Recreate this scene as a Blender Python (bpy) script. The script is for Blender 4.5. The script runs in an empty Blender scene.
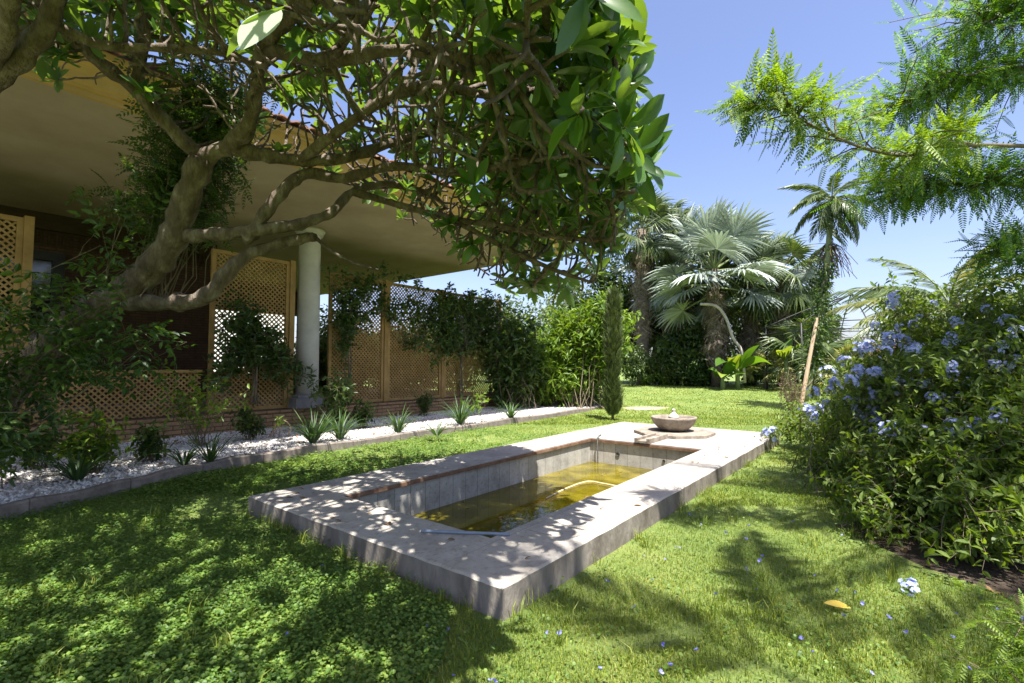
import bpy, math, random
import numpy as np
from math import radians, sin, cos, pi
from mathutils import Matrix, Vector

random.seed(7)
rng = np.random.default_rng(7)
scn = bpy.context.scene
COL = scn.collection

# ------------------------------------------------------------------ camera, world, sun
FPX, CX, CY, CAMH = 489.0, 512.0, 341.5, 1.3
PITCH = math.atan(25.5 / FPX)
YAW = math.atan((898 - 512) / FPX)
cd = bpy.data.cameras.new('camera')
cam = bpy.data.objects.new('camera', cd)
COL.objects.link(cam)
cd.sensor_width = 36.0
cd.lens = FPX / 1024 * 36.0
cd.clip_start = 0.05
cd.clip_end = 2000
cam.location = (0, 0, CAMH)
cam.rotation_euler = (pi / 2 + PITCH, 0, YAW)
scn.camera = cam

w = bpy.data.worlds.new('World')
scn.world = w
w.use_nodes = True
nt = w.node_tree
sky = nt.nodes.new('ShaderNodeTexSky')
sky.sky_type = 'NISHITA'
sky.sun_disc = False
SUN_EL = radians(69)
SUN_AZ = radians(148)          # direction the light travels, from +X
sky.sun_elevation = SUN_EL
sd = np.array([-cos(SUN_AZ) * cos(SUN_EL), -sin(SUN_AZ) * cos(SUN_EL), sin(SUN_EL)])   # towards the sun
sky.sun_rotation = math.atan2(sd[0], sd[1])
sky.air_density = 1.0
sky.dust_density = 2.0
sky.ozone_density = 2.0
bg = nt.nodes['Background']
bg.inputs['Strength'].default_value = 0.09
tn = nt.nodes.new('ShaderNodeMix'); tn.data_type = 'RGBA'; tn.blend_type = 'MULTIPLY'
tn.inputs[0].default_value = 1
tn.inputs[7].default_value = (1.08, 1.0, 1.12, 1)
nt.links.new(sky.outputs[0], tn.inputs[6])
nt.links.new(tn.outputs[2], bg.inputs[0])
sl = bpy.data.lights.new('sun', 'SUN')
sl.energy = 5.0
sl.angle = radians(0.55)
sl.color = (1.0, 0.955, 0.89)
so = bpy.data.objects.new('sun', sl)
COL.objects.link(so)
so.rotation_euler = Vector(sd).to_track_quat('Z', 'Y').to_euler()
so.location = (3, -2, 12)
scn.view_settings.view_transform = 'Standard'
scn.view_settings.look = 'None'
scn.view_settings.exposure = 1.48
scn.view_settings.gamma = 1.0
cy = scn.cycles
cy.max_bounces = 8
cy.diffuse_bounces = 4
cy.glossy_bounces = 3
cy.transmission_bounces = 5
cy.transparent_max_bounces = 8
cy.caustics_reflective = False
cy.caustics_refractive = False
cy.sample_clamp_indirect = 6
cy.use_denoising = True

# ------------------------------------------------------------------ geometry helpers
Fv = np.array([-sin(YAW) * cos(PITCH), cos(YAW) * cos(PITCH), sin(PITCH)])
Rv = np.array([cos(YAW), sin(YAW), 0.0])
Uv = np.cross(Rv, Fv)
Fh = np.array([-sin(YAW), cos(YAW), 0.0])
C0 = np.array([0, 0, CAMH])
ZU = np.array([0, 0, 1.0])

def sstep(a, b, x):
    t = np.clip((x - a) / (b - a), 0, 1)
    return t * t * (3 - 2 * t)

def gz(x, y):
    """gentle rise of the far lawn"""
    d = x * Fh[0] + y * Fh[1]
    return 0.4 * sstep(12.5, 24.0, d)

def pt(u, v, t):
    return C0 + (Fv + Rv * (u - CX) / FPX - Uv * (v - CY) / FPX) * t

def onz(u, v, z):
    d = Fv + Rv * (u - CX) / FPX - Uv * (v - CY) / FPX
    return C0 + d * (z - CAMH) / d[2]

def gp(u, t, dz=0.0):
    p = Fh * t + Rv * (u - CX) / FPX * t
    p = np.array([p[0], p[1], 0.0])
    p[2] = gz(p[0], p[1]) + dz
    return p

def nrm(a):
    return a / np.maximum(np.linalg.norm(a, axis=-1, keepdims=True), 1e-9)

def rdir(n, g=rng):
    return nrm(g.normal(size=(n, 3)))

class MB:
    def __init__(self):
        self.V, self.F, self.M, self.n = [], [], [], 0
    def add(self, V, F, m=0):
        V = np.asarray(V, float).reshape(-1, 3)
        if isinstance(F, np.ndarray):
            F = [F]
        else:
            by = {}
            for f in F:
                by.setdefault(len(f), []).append(f)
            F = [np.array(x) for x in by.values()]
        for q in F:
            self.F.append(q + self.n)
            self.M.append(np.full(len(q), m))
        self.V.append(V)
        self.n += len(V)
        return self
    def box(self, a, b, m=0):
        (x0, y0, z0), (x1, y1, z1) = a, b
        V = [(x0, y0, z0), (x1, y0, z0), (x1, y1, z0), (x0, y1, z0), (x0, y0, z1), (x1, y0, z1), (x1, y1, z1), (x0, y1, z1)]
        F = [(0, 3, 2, 1), (4, 5, 6, 7), (0, 1, 5, 4), (1, 2, 6, 5), (2, 3, 7, 6), (3, 0, 4, 7)]
        return self.add(V, F, m)
    def lathe(self, prof, c, n=24, m=0, a0=0.0):
        c = np.asarray(c, float)
        a = np.arange(n) * 2 * pi / n + a0
        V = []
        for r, z in prof:
            V.append(np.stack([c[0] + r * np.cos(a), c[1] + r * np.sin(a), np.full(n, c[2] + z)], 1))
        F = []
        k = len(prof)
        for i in range(k - 1):
            for j in range(n):
                F.append((i * n + j, i * n + (j + 1) % n, (i + 1) * n + (j + 1) % n, (i + 1) * n + j))
        return self.add(np.concatenate(V), F, m)
    def build(self, name, mats, parent=None, smooth=False, base=None):
        V = np.concatenate(self.V) if self.V else np.zeros((0, 3))
        off = np.zeros(3)
        if parent is not None:
            off = np.array(parent['_w'])
        elif base is not None:
            off = np.array(base, float)
        V = V - off
        me = bpy.data.meshes.new(name)
        me.vertices.add(len(V))
        me.vertices.foreach_set('co', V.astype(np.float32).ravel())
        loops = np.concatenate([q.ravel() for q in self.F])
        tot = np.concatenate([np.full(len(q), q.shape[1]) for q in self.F])
        st = np.concatenate([[0], np.cumsum(tot)[:-1]])
        me.loops.add(len(loops))
        me.loops.foreach_set('vertex_index', loops.astype(np.int32))
        me.polygons.add(len(tot))
        me.polygons.foreach_set('loop_start', st.astype(np.int32))
        me.polygons.foreach_set('loop_total', tot.astype(np.int32))
        me.polygons.foreach_set('material_index', np.concatenate(self.M).astype(np.int32))
        me.polygons.foreach_set('use_smooth', np.full(len(tot), bool(smooth)))
        if not isinstance(mats, (list, tuple)):
            mats = [mats]
        for x in mats:
            me.materials.append(x)
        me.update(calc_edges=True)
        o = bpy.data.objects.new(name, me)
        COL.objects.link(o)
        o.location = (0, 0, 0) if parent is not None else off
        if parent is not None:
            o.parent = parent
        o['_w'] = [float(x) for x in off]
        return o

def thing(name, label, cat, loc=(0, 0, 0), group=None):
    o = bpy.data.objects.new(name, None)
    o.empty_display_size = 0.2
    COL.objects.link(o)
    o.location = [float(x) for x in loc]
    o['_w'] = [float(x) for x in loc]
    o['label'] = label
    o['category'] = cat
    if group:
        o['group'] = group
    return o

def tag(o, label=None, cat=None, group=None, kind=None):
    for k, v in (('label', label), ('category', cat), ('group', group), ('kind', kind)):
        if v:
            o[k] = v
    return o

def copy_tree(o, loc, rz=0.0, label=None, sc=None):
    def cp(x, par):
        c = x.copy()
        COL.objects.link(c)
        if par is not None:
            c.parent = par
        for ch in x.children:
            cp(ch, c)
        return c
    c = cp(o, None)
    c.location = [float(q) for q in loc]
    c.rotation_euler = (0, 0, rz)
    if sc:
        c.scale = (sc, sc, sc)
    if label:
        c['label'] = label
    return c

def tubes(P, R, sides=5):
    """P (N,k,3), R (N,k) -> batch tubes"""
    P = np.asarray(P, float)
    R = np.asarray(R, float)
    N, k, _ = P.shape
    T = np.empty_like(P)
    T[:, 1:-1] = P[:, 2:] - P[:, :-2]
    T[:, 0] = P[:, 1] - P[:, 0]
    T[:, -1] = P[:, -1] - P[:, -2]
    T = nrm(T)
    ref = np.where(np.abs(T[:, :1, 2:3]) > 0.8, np.array([1.0, 0, 0]), np.array([0, 0, 1.0]))
    ref = np.broadcast_to(ref, T.shape).copy()
    A = nrm(np.cross(T, ref))
    # propagate frames
    for i in range(1, k):
        a = A[:, i - 1] - T[:, i] * np.sum(A[:, i - 1] * T[:, i], -1, keepdims=True)
        A[:, i] = nrm(a)
    B = np.cross(T, A)
    th = np.arange(sides) * 2 * pi / sides
    V = P[:, :, None] + R[:, :, None, None] * (A[:, :, None] * np.cos(th)[None, None, :, None] + B[:, :, None] * np.sin(th)[None, None, :, None])
    base = (np.arange(N) * k * sides)[:, None, None, None]
    i = np.arange(k - 1)[None, :, None, None]
    j = np.arange(sides)[None, None, :, None]
    j2 = (j + 1) % sides
    F = np.concatenate([base + i * sides + j, base + i * sides + j2, base + (i + 1) * sides + j2, base + (i + 1) * sides + j], -1)
    return V.reshape(-1, 3), F.reshape(-1, 4)

def tube(pts, r, sides=8):
    pts = np.asarray(pts, float)
    r = np.broadcast_to(np.asarray(r, float), (len(pts),))
    V, F = tubes(pts[None], r[None], sides)
    n = len(V)
    F = list(map(tuple, F)) + [tuple(range(sides))[::-1], tuple(range(n - sides, n))]
    return V, F

def smooth_path(pts, n=6):
    """Catmull-Rom through rows of pts"""
    p = np.asarray(pts, float)
    q = np.vstack([2 * p[0] - p[1], p, 2 * p[-1] - p[-2]])
    out = []
    for i in range(1, len(q) - 2):
        for t in np.linspace(0, 1, n, endpoint=False):
            a, b, c, d = q[i - 1], q[i], q[i + 1], q[i + 2]
            out.append(0.5 * (2 * b + (c - a) * t + (2 * a - 5 * b + 4 * c - d) * t * t + (3 * b - a - 3 * c + d) * t ** 3))
    out.append(p[-1])
    return np.array(out)

# ---- leaf templates: along +Y, width X, normal +Z, unit length
def leaf_tmpl(wid=0.3, nseg=4, fold=0.25, droop=0.25, peak=0.5, stem=0.0):
    ts = np.linspace(0, 1, nseg + 1)
    V = []
    for t in ts:
        wv = wid * 0.5 * (sin(pi * t ** (math.log(0.5) / math.log(peak)))) ** 0.8 if 0 < t < 1 else 0.004
        z = -droop * t * t
        V += [(-wv, stem + t * (1 - stem), z + wv * fold), (0, stem + t * (1 - stem), z), (wv, stem + t * (1 - stem), z + wv * fold)]
    F = []
    for i in range(nseg):
        a = i * 3
        F += [(a, a + 1, a + 4, a + 3), (a + 1, a + 2, a + 5, a + 4)]
    return np.array(V), np.array(F)

def quad_leaf(wid=0.4, droop=0.1):
    V = np.array([(0, 0, 0), (wid / 2, 0.45, 0.02), (0, 1, -droop), (-wid / 2, 0.45, 0.02)])
    return V, np.array([(0, 1, 2, 3)])

def hex_leaf(wid=0.45, fold=0.2, droop=0.12):
    V = np.array([(0, 0, 0), (wid / 2, 0.35, wid * fold), (wid * .38, .7, wid * fold - droop * .5), (0, 1, -droop), (-wid * .38, .7, wid * fold - droop * .5), (-wid / 2, 0.35, wid * fold), (0, .5, -droop * .2)])
    F = np.array([(0, 1, 2, 6), (6, 2, 3, 4), (0, 6, 4, 5)])
    return V, F

def pinnate_tmpl(pairs=8, ll=0.16, lw=0.4, droop=0.3, start=0.15, leaflet=None, rach=0.006):
    lt, lf = leaflet if leaflet else quad_leaf(lw)
    mb = MB()
    def rp(t):
        return np.array([0, t * (1 - .15 * droop * t), -droop * t * t])
    rp_ = np.array([rp(t) for t in np.linspace(0, 1, 6)])
    V, F = tubes(rp_[None], np.linspace(rach, rach * .4, 6)[None], 3)
    mb.add(V, F)
    P, D, S = [], [], []
    for i in range(pairs):
        t = start + (1 - start) * i / (pairs - 1 + 1e-9)
        env = (sin(pi * (0.12 + 0.8 * t))) ** 0.5
        for s in (-1, 1):
            a = radians(68 - 22 * t)
            P.append(rp(t)); D.append((s * sin(a), cos(a), -0.25 - droop * t * .6)); S.append(ll * env)
    P.append(rp(1)); D.append((0, 1, -droop)); S.append(ll)
    V, F = place(lt, lf, np.array(P), nrm(np.array(D, float)), np.tile(ZU, (len(P), 1)), np.array(S))
    mb.add(V, F)
    Fs = {}
    for q in mb.F:
        Fs.setdefault(q.shape[1], []).append(q)
    return np.concatenate(mb.V), [np.concatenate(x) for x in Fs.values()]

def place(tv, tf, P, D, Up, S, roll=None):
    """instance template onto N frames. returns V,F"""
    D = nrm(D)
    X = nrm(np.cross(D, Up))
    Z = np.cross(X, D)
    if roll is not None:
        c, s = np.cos(roll)[:, None], np.sin(roll)[:, None]
        X, Z = X * c + Z * s, Z * c - X * s
    S = np.asarray(S, float)
    if S.ndim == 1:
        S = S[:, None]
    V = P[:, None] + S[:, None] * (tv[None, :, 0:1] * X[:, None] + tv[None, :, 1:2] * D[:, None] + tv[None, :, 2:3] * Z[:, None])
    off = (np.arange(len(P)) * len(tv))[:, None, None]
    if isinstance(tf, list):
        F = [(f[None] + off).reshape(-1, f.shape[1]) for f in tf]
    else:
        F = (tf[None] + off).reshape(-1, tf.shape[1])
    return V.reshape(-1, 3), F

def addpl(mb, tmpl, P, D, Up, S, roll=None, m=0):
    V, F = place(tmpl[0], tmpl[1], P, D, Up, S, roll)
    mb.V.append(V)
    for q in (F if isinstance(F, list) else [F]):
        mb.F.append(q + mb.n)
        mb.M.append(np.full(len(q), m))
    mb.n += len(V)

# ------------------------------------------------------------------ materials
def newmat(name):
    m = bpy.data.materials.new(name)
    m.use_nodes = True
    t = m.node_tree
    return m, t, t.nodes['Principled BSDF'], t.nodes['Material Output']

def N(t, typ, **kw):
    n = t.nodes.new(typ)
    for k, v in kw.items():
        if k in n.inputs:
            n.inputs[k].default_value = v
        else:
            setattr(n, k, v)
    return n

def ramp(t, fac, stops):
    r = t.nodes.new('ShaderNodeValToRGB')
    e = r.color_ramp.elements
    while len(e) > 2:
        e.remove(e[-1])
    for i, (p, c) in enumerate(stops):
        if i < 2:
            e[i].position = p
            e[i].color = (*c, 1)
        else:
            q = e.new(p)
            q.color = (*c, 1)
    t.links.new(fac, r.inputs[0])
    return r.outputs[0]

def leafmat(name, stops, trans=0.4, tint=(1.5, 1.6, .5), rough=0.45, spec=0.4, under=None):
    """leaf: colours vary per leaf; light passes through"""
    m, t, b, out = newmat(name)
    g = t.nodes.new('ShaderNodeNewGeometry')
    ns = N(t, 'ShaderNodeTexNoise', Scale=1.3)
    tc = t.nodes.new('ShaderNodeTexCoord')
    t.links.new(tc.outputs['Object'], ns.inputs['Vector'])
    mx = N(t, 'ShaderNodeMath', operation='MULTIPLY_ADD')
    mx.inputs[1].default_value = 0.75
    t.links.new(g.outputs['Random Per Island'], mx.inputs[0])
    sc = N(t, 'ShaderNodeMath', operation='MULTIPLY_ADD')
    sc.inputs[1].default_value = 0.9
    sc.inputs[2].default_value = -0.32
    t.links.new(ns.outputs['Fac'], sc.inputs[0])
    t.links.new(sc.outputs[0], mx.inputs[2])
    col = ramp(t, mx.outputs[0], stops)
    if under:
        mc = N(t, 'ShaderNodeMix', data_type='RGBA')
        mc.inputs[7].default_value = (*under, 1)
        t.links.new(g.outputs['Backfacing'], mc.inputs[0])
        t.links.new(col, mc.inputs[6])
        col = mc.outputs[2]
    t.links.new(col, b.inputs['Base Color'])
    b.inputs['Roughness'].default_value = rough
    b.inputs['Specular IOR Level'].default_value = spec
    tr = t.nodes.new('ShaderNodeBsdfTranslucent')
    mt = N(t, 'ShaderNodeMix', data_type='RGBA', blend_type='MULTIPLY')
    mt.inputs[0].default_value = 1
    mt.inputs[7].default_value = (*tint, 1)
    mt.clamp_result = False
    t.links.new(col, mt.inputs[6])
    t.links.new(mt.outputs[2], tr.inputs['Color'])
    ms = t.nodes.new('ShaderNodeMixShader')
    ms.inputs[0].default_value = trans
    t.links.new(b.outputs[0], ms.inputs[1])
    t.links.new(tr.outputs[0], ms.inputs[2])
    t.links.new(ms.outputs[0], out.inputs[0])
    return m

def roughmat(name, stops, scale=4, detail=6, rough=0.85, bump=0.3, bscale=30, bdist=0.01, stretch=None, spec=0.3, coord='Object', distort=0.0):
    m, t, b, out = newmat(name)
    tc = t.nodes.new('ShaderNodeTexCoord')
    mp = t.nodes.new('ShaderNodeMapping')
    if stretch:
        mp.inputs['Scale'].default_value = stretch
    t.links.new(tc.outputs[coord], mp.inputs[0])
    ns = N(t, 'ShaderNodeTexNoise', Scale=scale, Detail=detail, Roughness=0.62, Distortion=distort)
    t.links.new(mp.outputs[0], ns.inputs['Vector'])
    col = ramp(t, ns.outputs['Fac'], stops)
    t.links.new(col, b.inputs['Base Color'])
    b.inputs['Roughness'].default_value = rough
    b.inputs['Specular IOR Level'].default_value = spec
    n2 = N(t, 'ShaderNodeTexNoise', Scale=bscale, Detail=5)
    t.links.new(mp.outputs[0], n2.inputs['Vector'])
    bp = N(t, 'ShaderNodeBump', Strength=bump, Distance=bdist)
    t.links.new(n2.outputs['Fac'], bp.inputs['Height'])
    t.links.new(bp.outputs[0], b.inputs['Normal'])
    return m

M = {}
M['frangi'] = leafmat('frangipani_leaf', [(0.1, (.028, .07, .012)), (.5, (.045, .11, .018)), (.95, (.075, .16, .025))], trans=.32, tint=(2.9, 2.7, .5), rough=.3, spec=.5, under=(.10, .17, .06))
M['vine'] = leafmat('vine_leaf', [(0.1, (.025, .055, .012)), (.5, (.04, .085, .015)), (.95, (.09, .15, .025))], trans=.35, tint=(2.4, 2.3, .6))
M['vine_dark'] = leafmat('dark_vine_leaf', [(0.1, (.03, .06, .016)), (.5, (.055, .10, .022)), (.95, (.10, .15, .03))], trans=.3, tint=(2.0, 2.1, .6))
M['shrub_bright'] = leafmat('bright_shrub_leaf', [(0.1, (.06, .12, .015)), (.5, (.12, .21, .02)), (.95, (.21, .30, .03))], trans=.4, tint=(1.8, 1.7, .5))
M['plumbago'] = leafmat('plumbago_leaf', [(0.1, (.06, .095, .016)), (.5, (.105, .165, .028)), (.95, (.19, .26, .04))], trans=.4, tint=(1.9, 1.9, .5), rough=.5)
M['jaca'] = leafmat('pinnate_tree_leaf', [(0.1, (.04, .10, .035)), (.5, (.08, .17, .03)), (.95, (.18, .27, .035))], trans=.45, tint=(2.0, 2.1, .5))
M['jaca_bright'] = leafmat('bright_pinnate_leaf', [(0.1, (.08, .15, .015)), (.5, (.145, .235, .02)), (.95, (.26, .34, .035))], trans=.45, tint=(1.7, 1.7, .4))
M['palm_blue'] = leafmat('silver_palm_leaf', [(0.1, (.20, .24, .21)), (.5, (.34, .39, .34)), (.95, (.52, .57, .51))], trans=.2, tint=(1.0, 1.1, .8), rough=.4)
M['palm'] = leafmat('green_palm_leaf', [(0.1, (.05, .08, .03)), (.5, (.09, .13, .045)), (.95, (.17, .21, .07))], trans=.25, tint=(1.6, 1.6, .6), rough=.4)
M['palm_yel'] = leafmat('yellowish_palm_leaf', [(0.1, (.12, .15, .04)), (.5, (.25, .27, .08)), (.95, (.45, .40, .16))], trans=.3, tint=(1.4, 1.3, .5))
M['dead'] = leafmat('dead_palm_frond', [(0.1, (.12, .10, .07)), (.5, (.24, .20, .15)), (.95, (.42, .36, .27))], trans=.15, tint=(1.2, 1.0, .7), rough=.8, spec=.1)
M['banana'] = leafmat('banana_leaf', [(0.1, (.05, .12, .02)), (.5, (.09, .18, .025)), (.95, (.22, .28, .05))], trans=.4, tint=(1.9, 1.8, .5), rough=.35)
M['hedge'] = leafmat('background_leaf', [(0.1, (.03, .05, .015)), (.5, (.05, .085, .02)), (.95, (.10, .15, .03))], trans=.25, tint=(1.8, 1.8, .5))
M['hedge2'] = leafmat('mixed_bush_leaf', [(0.1, (.05, .09, .02)), (.5, (.09, .14, .03)), (.95, (.18, .22, .06))], trans=.3, tint=(1.7, 1.6, .5))
M['pink'] = leafmat('pink_blossom', [(0.1, (.20, .10, .14)), (.5, (.40, .20, .30)), (.95, (.6, .35, .45))], trans=.35, tint=(1.3, 1.0, 1.2))
M['brownleaf'] = leafmat('dry_bush_leaf', [(0.1, (.09, .06, .035)), (.5, (.16, .10, .06)), (.95, (.15, .15, .06))], trans=.25, tint=(1.4, 1.2, .7))
M['cypress'] = leafmat('cypress_leaf', [(0.1, (.05, .075, .025)), (.5, (.085, .12, .035)), (.95, (.14, .17, .05))], trans=.2, tint=(1.4, 1.4, .6))
M['strap'] = leafmat('strap_leaf', [(0.1, (.03, .065, .025)), (.5, (.05, .10, .03)), (.95, (.09, .16, .04))], trans=.3, tint=(1.8, 1.9, .6))
M['grass'] = leafmat('grass_blade', [(0.05, (.085, .15, .02)), (.5, (.185, .25, .03)), (.85, (.30, .34, .055)), (.99, (.42, .41, .15))], trans=.35, tint=(1.5, 1.4, .5), rough=.5)
M['clover'] = leafmat('ground_cover_leaf', [(0.1, (.055, .11, .02)), (.5, (.10, .19, .03)), (.95, (.20, .28, .05))], trans=.35, tint=(1.6, 1.6, .5), rough=.5)
M['petal'] = leafmat('blue_petal', [(0.1, (.30, .36, .74)), (.5, (.45, .51, .84)), (.95, (.68, .72, .92))], trans=.35, tint=(1.1, 1.1, 1.1), rough=.6)
M['petal_dark'] = leafmat('violet_petal', [(0.1, (.14, .14, .62)), (.5, (.24, .24, .75)), (.95, (.55, .58, .9))], trans=.3, tint=(1.1, 1.1, 1.1), rough=.6)
M['yleaf'] = leafmat('yellow_leaf', [(0.1, (.7, .5, .06)), (.95, (.8, .6, .12))], trans=.3, tint=(1.1, 1.0, .6))
M['bark'] = roughmat('grey_bark', [(.28, (.05, .036, .025)), (.5, (.12, .09, .065)), (.66, (.20, .165, .13)), (.8, (.36, .33, .28))], scale=11, bump=1.0, bscale=30, bdist=.035, stretch=(1, 1, .45))
M['bark2'] = roughmat('twig_bark', [(.3, (.10, .08, .05)), (.7, (.22, .18, .12))], scale=12, bump=.4, bscale=40)
M['bark_pale'] = roughmat('pale_bark', [(.3, (.30, .26, .20)), (.7, (.55, .50, .42))], scale=6, bump=.5, bscale=30)
M['palmtrunk'] = roughmat('palm_trunk_bark', [(.3, (.07, .055, .04)), (.7, (.20, .16, .12))], scale=5, bump=1, bscale=14, bdist=.03, stretch=(1, 1, 3))
M['greenstem'] = roughmat('green_stem', [(.3, (.12, .17, .06)), (.7, (.25, .28, .14))], scale=5, bump=.2)
M['stake'] = roughmat('weathered_stake_wood', [(.3, (.38, .25, .15)), (.7, (.62, .47, .32))], scale=3, bump=.4, stretch=(8, 8, 1))
M['dirt'] = roughmat('dark_mulch_soil', [(.3, (.035, .026, .018)), (.6, (.075, .055, .038)), (.8, (.14, .11, .08))], scale=14, detail=9, bump=1, bscale=60, bdist=.02)
M['plaster_soffit'] = roughmat('tan_plaster', [(.25, (.27, .21, .14)), (.5, (.34, .27, .185)), (.75, (.40, .33, .235))], scale=1.1, detail=9, bump=.15, bscale=40)
M['ochre'] = roughmat('ochre_paint', [(.25, (.38, .235, .06)), (.75, (.50, .32, .10))], scale=2.5, bump=.2, bscale=40)
M['column'] = roughmat('white_column_paint', [(.3, (.40, .385, .35)), (.7, (.52, .50, .46))], scale=3, bump=.25, bscale=25)
M['tile'] = roughmat('terracotta_tile', [(.25, (.22, .10, .06)), (.5, (.36, .17, .10)), (.75, (.46, .27, .18))], scale=5, bump=.4, bscale=30)
M['dark_metal'] = roughmat('dark_metal', [(.3, (.02, .02, .022)), (.7, (.04, .04, .04))], scale=5, bump=.05, rough=.5)
M['lattice'] = roughmat('honey_lattice_wood', [(.25, (.22, .135, .045)), (.55, (.33, .21, .075)), (.8, (.43, .29, .125))], scale=3, bump=.3, bscale=30, stretch=(1, 1, 1))
M['white_wall'] = roughmat('white_render', [(.3, (.70, .69, .66)), (.7, (.80, .79, .77))], scale=1, bump=.1)
M['porch'] = roughmat('porch_floor_tile', [(.3, (.20, .13, .09)), (.7, (.28, .18, .12))], scale=2, bump=.1)
M['terracotta_trim'] = roughmat('terracotta_trim', [(.25, (.10, .055, .035)), (.55, (.19, .11, .065)), (.8, (.30, .21, .145))], scale=9, bump=.4, bscale=40)
M['bowlstone'] = roughmat('weathered_bowl_stone', [(.25, (.12, .10, .08)), (.5, (.23, .195, .155)), (.75, (.38, .345, .29))], scale=7, detail=9, bump=.6, bscale=35, stretch=(1, 1, .6))
M['blueplastic'] = roughmat('blue_grey_plastic', [(.3, (.16, .20, .26)), (.7, (.24, .28, .34))], scale=4, bump=.05, rough=.4)
M['palehose'] = roughmat('pale_hose_rubber', [(.3, (.42, .33, .18)), (.7, (.55, .44, .26))], scale=7, bump=.2, rough=.6)
M['pipe'] = roughmat('dark_pipe_metal', [(.3, (.05, .055, .05)), (.7, (.12, .12, .10))], scale=14, bump=.2, rough=.4)
M['seedpod'] = roughmat('seed_pod_skin', [(.3, (.05, .03, .02)), (.7, (.10, .06, .04))], scale=20, bump=.3)
M['nozzle'] = roughmat('pale_nozzle_stone', [(.3, (.42, .38, .32)), (.7, (.68, .64, .56))], scale=20, bump=.2)

def stone_mat(name, stops, bw, bh, mortar, scale=5, msize=.006, axes='XY', rough=.85, offset=0.0, bumpd=.004, zoff=0.0):
    m, t, b, out = newmat(name)
    tc = t.nodes.new('ShaderNodeTexCoord')
    sp = t.nodes.new('ShaderNodeSeparateXYZ')
    cb = t.nodes.new('ShaderNodeCombineXYZ')
    mpz = t.nodes.new('ShaderNodeMapping')
    mpz.inputs['Location'].default_value = (0, 0, zoff)
    t.links.new(tc.outputs['Object'], mpz.inputs[0])
    t.links.new(mpz.outputs[0], sp.inputs[0])
    t.links.new(sp.outputs[axes[0]], cb.inputs[0])
    t.links.new(sp.outputs[axes[1]], cb.inputs[1])
    br = N(t, 'ShaderNodeTexBrick', offset=offset)
    br.inputs['Scale'].default_value = 1
    br.inputs['Brick Width'].default_value = bw
    br.inputs['Row Height'].default_value = bh
    br.inputs['Mortar Size'].default_value = msize
    br.inputs['Mortar Smooth'].default_value = .3
    br.inputs['Color1'].default_value = (.85, .85, .85, 1)
    br.inputs['Color2'].default_value = (1.1, 1.08, 1.05, 1)
    br.inputs['Mortar'].default_value = (*mortar, 1)
    t.links.new(cb.outputs[0], br.inputs['Vector'])
    ns = N(t, 'ShaderNodeTexNoise', Scale=scale, Detail=9, Roughness=.65)
    t.links.new(tc.outputs['Object'], ns.inputs['Vector'])
    col = ramp(t, ns.outputs['Fac'], stops)
    mm = N(t, 'ShaderNodeMix', data_type='RGBA', blend_type='MULTIPLY')
    mm.inputs[0].default_value = 1
    t.links.new(col, mm.inputs[6])
    t.links.new(br.outputs['Color'], mm.inputs[7])
    t.links.new(mm.outputs[2], b.inputs['Base Color'])
    n5 = N(t, 'ShaderNodeTexNoise', Scale=26, Detail=8, Roughness=.75)
    t.links.new(tc.outputs['Object'], n5.inputs['Vector'])
    sp5 = ramp(t, n5.outputs['Fac'], [(.33, (.55, .5, .44)), (.48, (1, 1, 1))])
    m5 = N(t, 'ShaderNodeMix', data_type='RGBA', blend_type='MULTIPLY')
    m5.inputs[0].default_value = .8
    t.links.new(mm.outputs[2], m5.inputs[6]); t.links.new(sp5, m5.inputs[7])
    t.links.new(m5.outputs[2], b.inputs['Base Color'])
    b.inputs['Roughness'].default_value = rough
    n2 = N(t, 'ShaderNodeTexNoise', Scale=70, Detail=6)
    t.links.new(tc.outputs['Object'], n2.inputs['Vector'])
    ad = N(t, 'ShaderNodeMath', operation='MULTIPLY_ADD')
    ad.inputs[1].default_value = .35
    inv = N(t, 'ShaderNodeMath', operation='SUBTRACT')
    inv.inputs[0].default_value = 1
    t.links.new(br.outputs['Fac'], inv.inputs[1])
    t.links.new(n2.outputs['Fac'], ad.inputs[0])
    t.links.new(inv.outputs[0], ad.inputs[2])
    bp = N(t, 'ShaderNodeBump', Strength=.7, Distance=bumpd)
    t.links.new(ad.outputs[0], bp.inputs['Height'])
    t.links.new(bp.outputs[0], b.inputs['Normal'])
    return m

M['coping'] = stone_mat('pale_coping_stone', [(.2, (.18, .16, .135)), (.42, (.315, .29, .255)), (.7, (.41, .385, .35))], .98, .97, (.75, .7, .66), scale=4.2, msize=.003)
M['basin'] = stone_mat('cement_basin_tile', [(.25, (.24, .23, .20)), (.5, (.38, .37, .33)), (.8, (.50, .49, .45))], .2, 2.0, (.5, .5, .48), scale=5, msize=.004, axes='YZ', zoff=1.0)
M['basinx'] = stone_mat('cement_basin_tile_end', [(.25, (.30, .28, .24)), (.5, (.42, .40, .36)), (.8, (.54, .52, .48))], .2, 2.0, (.5, .5, .48), scale=5, msize=.004, axes='XZ', zoff=1.0)
M['kerb'] = stone_mat('concrete_kerb', [(.25, (.11, .09, .075)), (.5, (.20, .17, .145)), (.8, (.32, .28, .245))], .8, 5, (.5, .48, .45), scale=6, axes='YX')
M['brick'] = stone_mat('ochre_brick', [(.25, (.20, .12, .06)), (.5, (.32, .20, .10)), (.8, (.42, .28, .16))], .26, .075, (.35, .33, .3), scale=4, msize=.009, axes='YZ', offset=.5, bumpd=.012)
M['darkbrick'] = stone_mat('dark_brown_brick', [(.25, (.055, .028, .018)), (.5, (.085, .045, .028)), (.8, (.12, .065, .04))], .24, .06, (.6, .6, .6), scale=4, msize=.01, axes='YZ', offset=.5, bumpd=.012)

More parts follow.
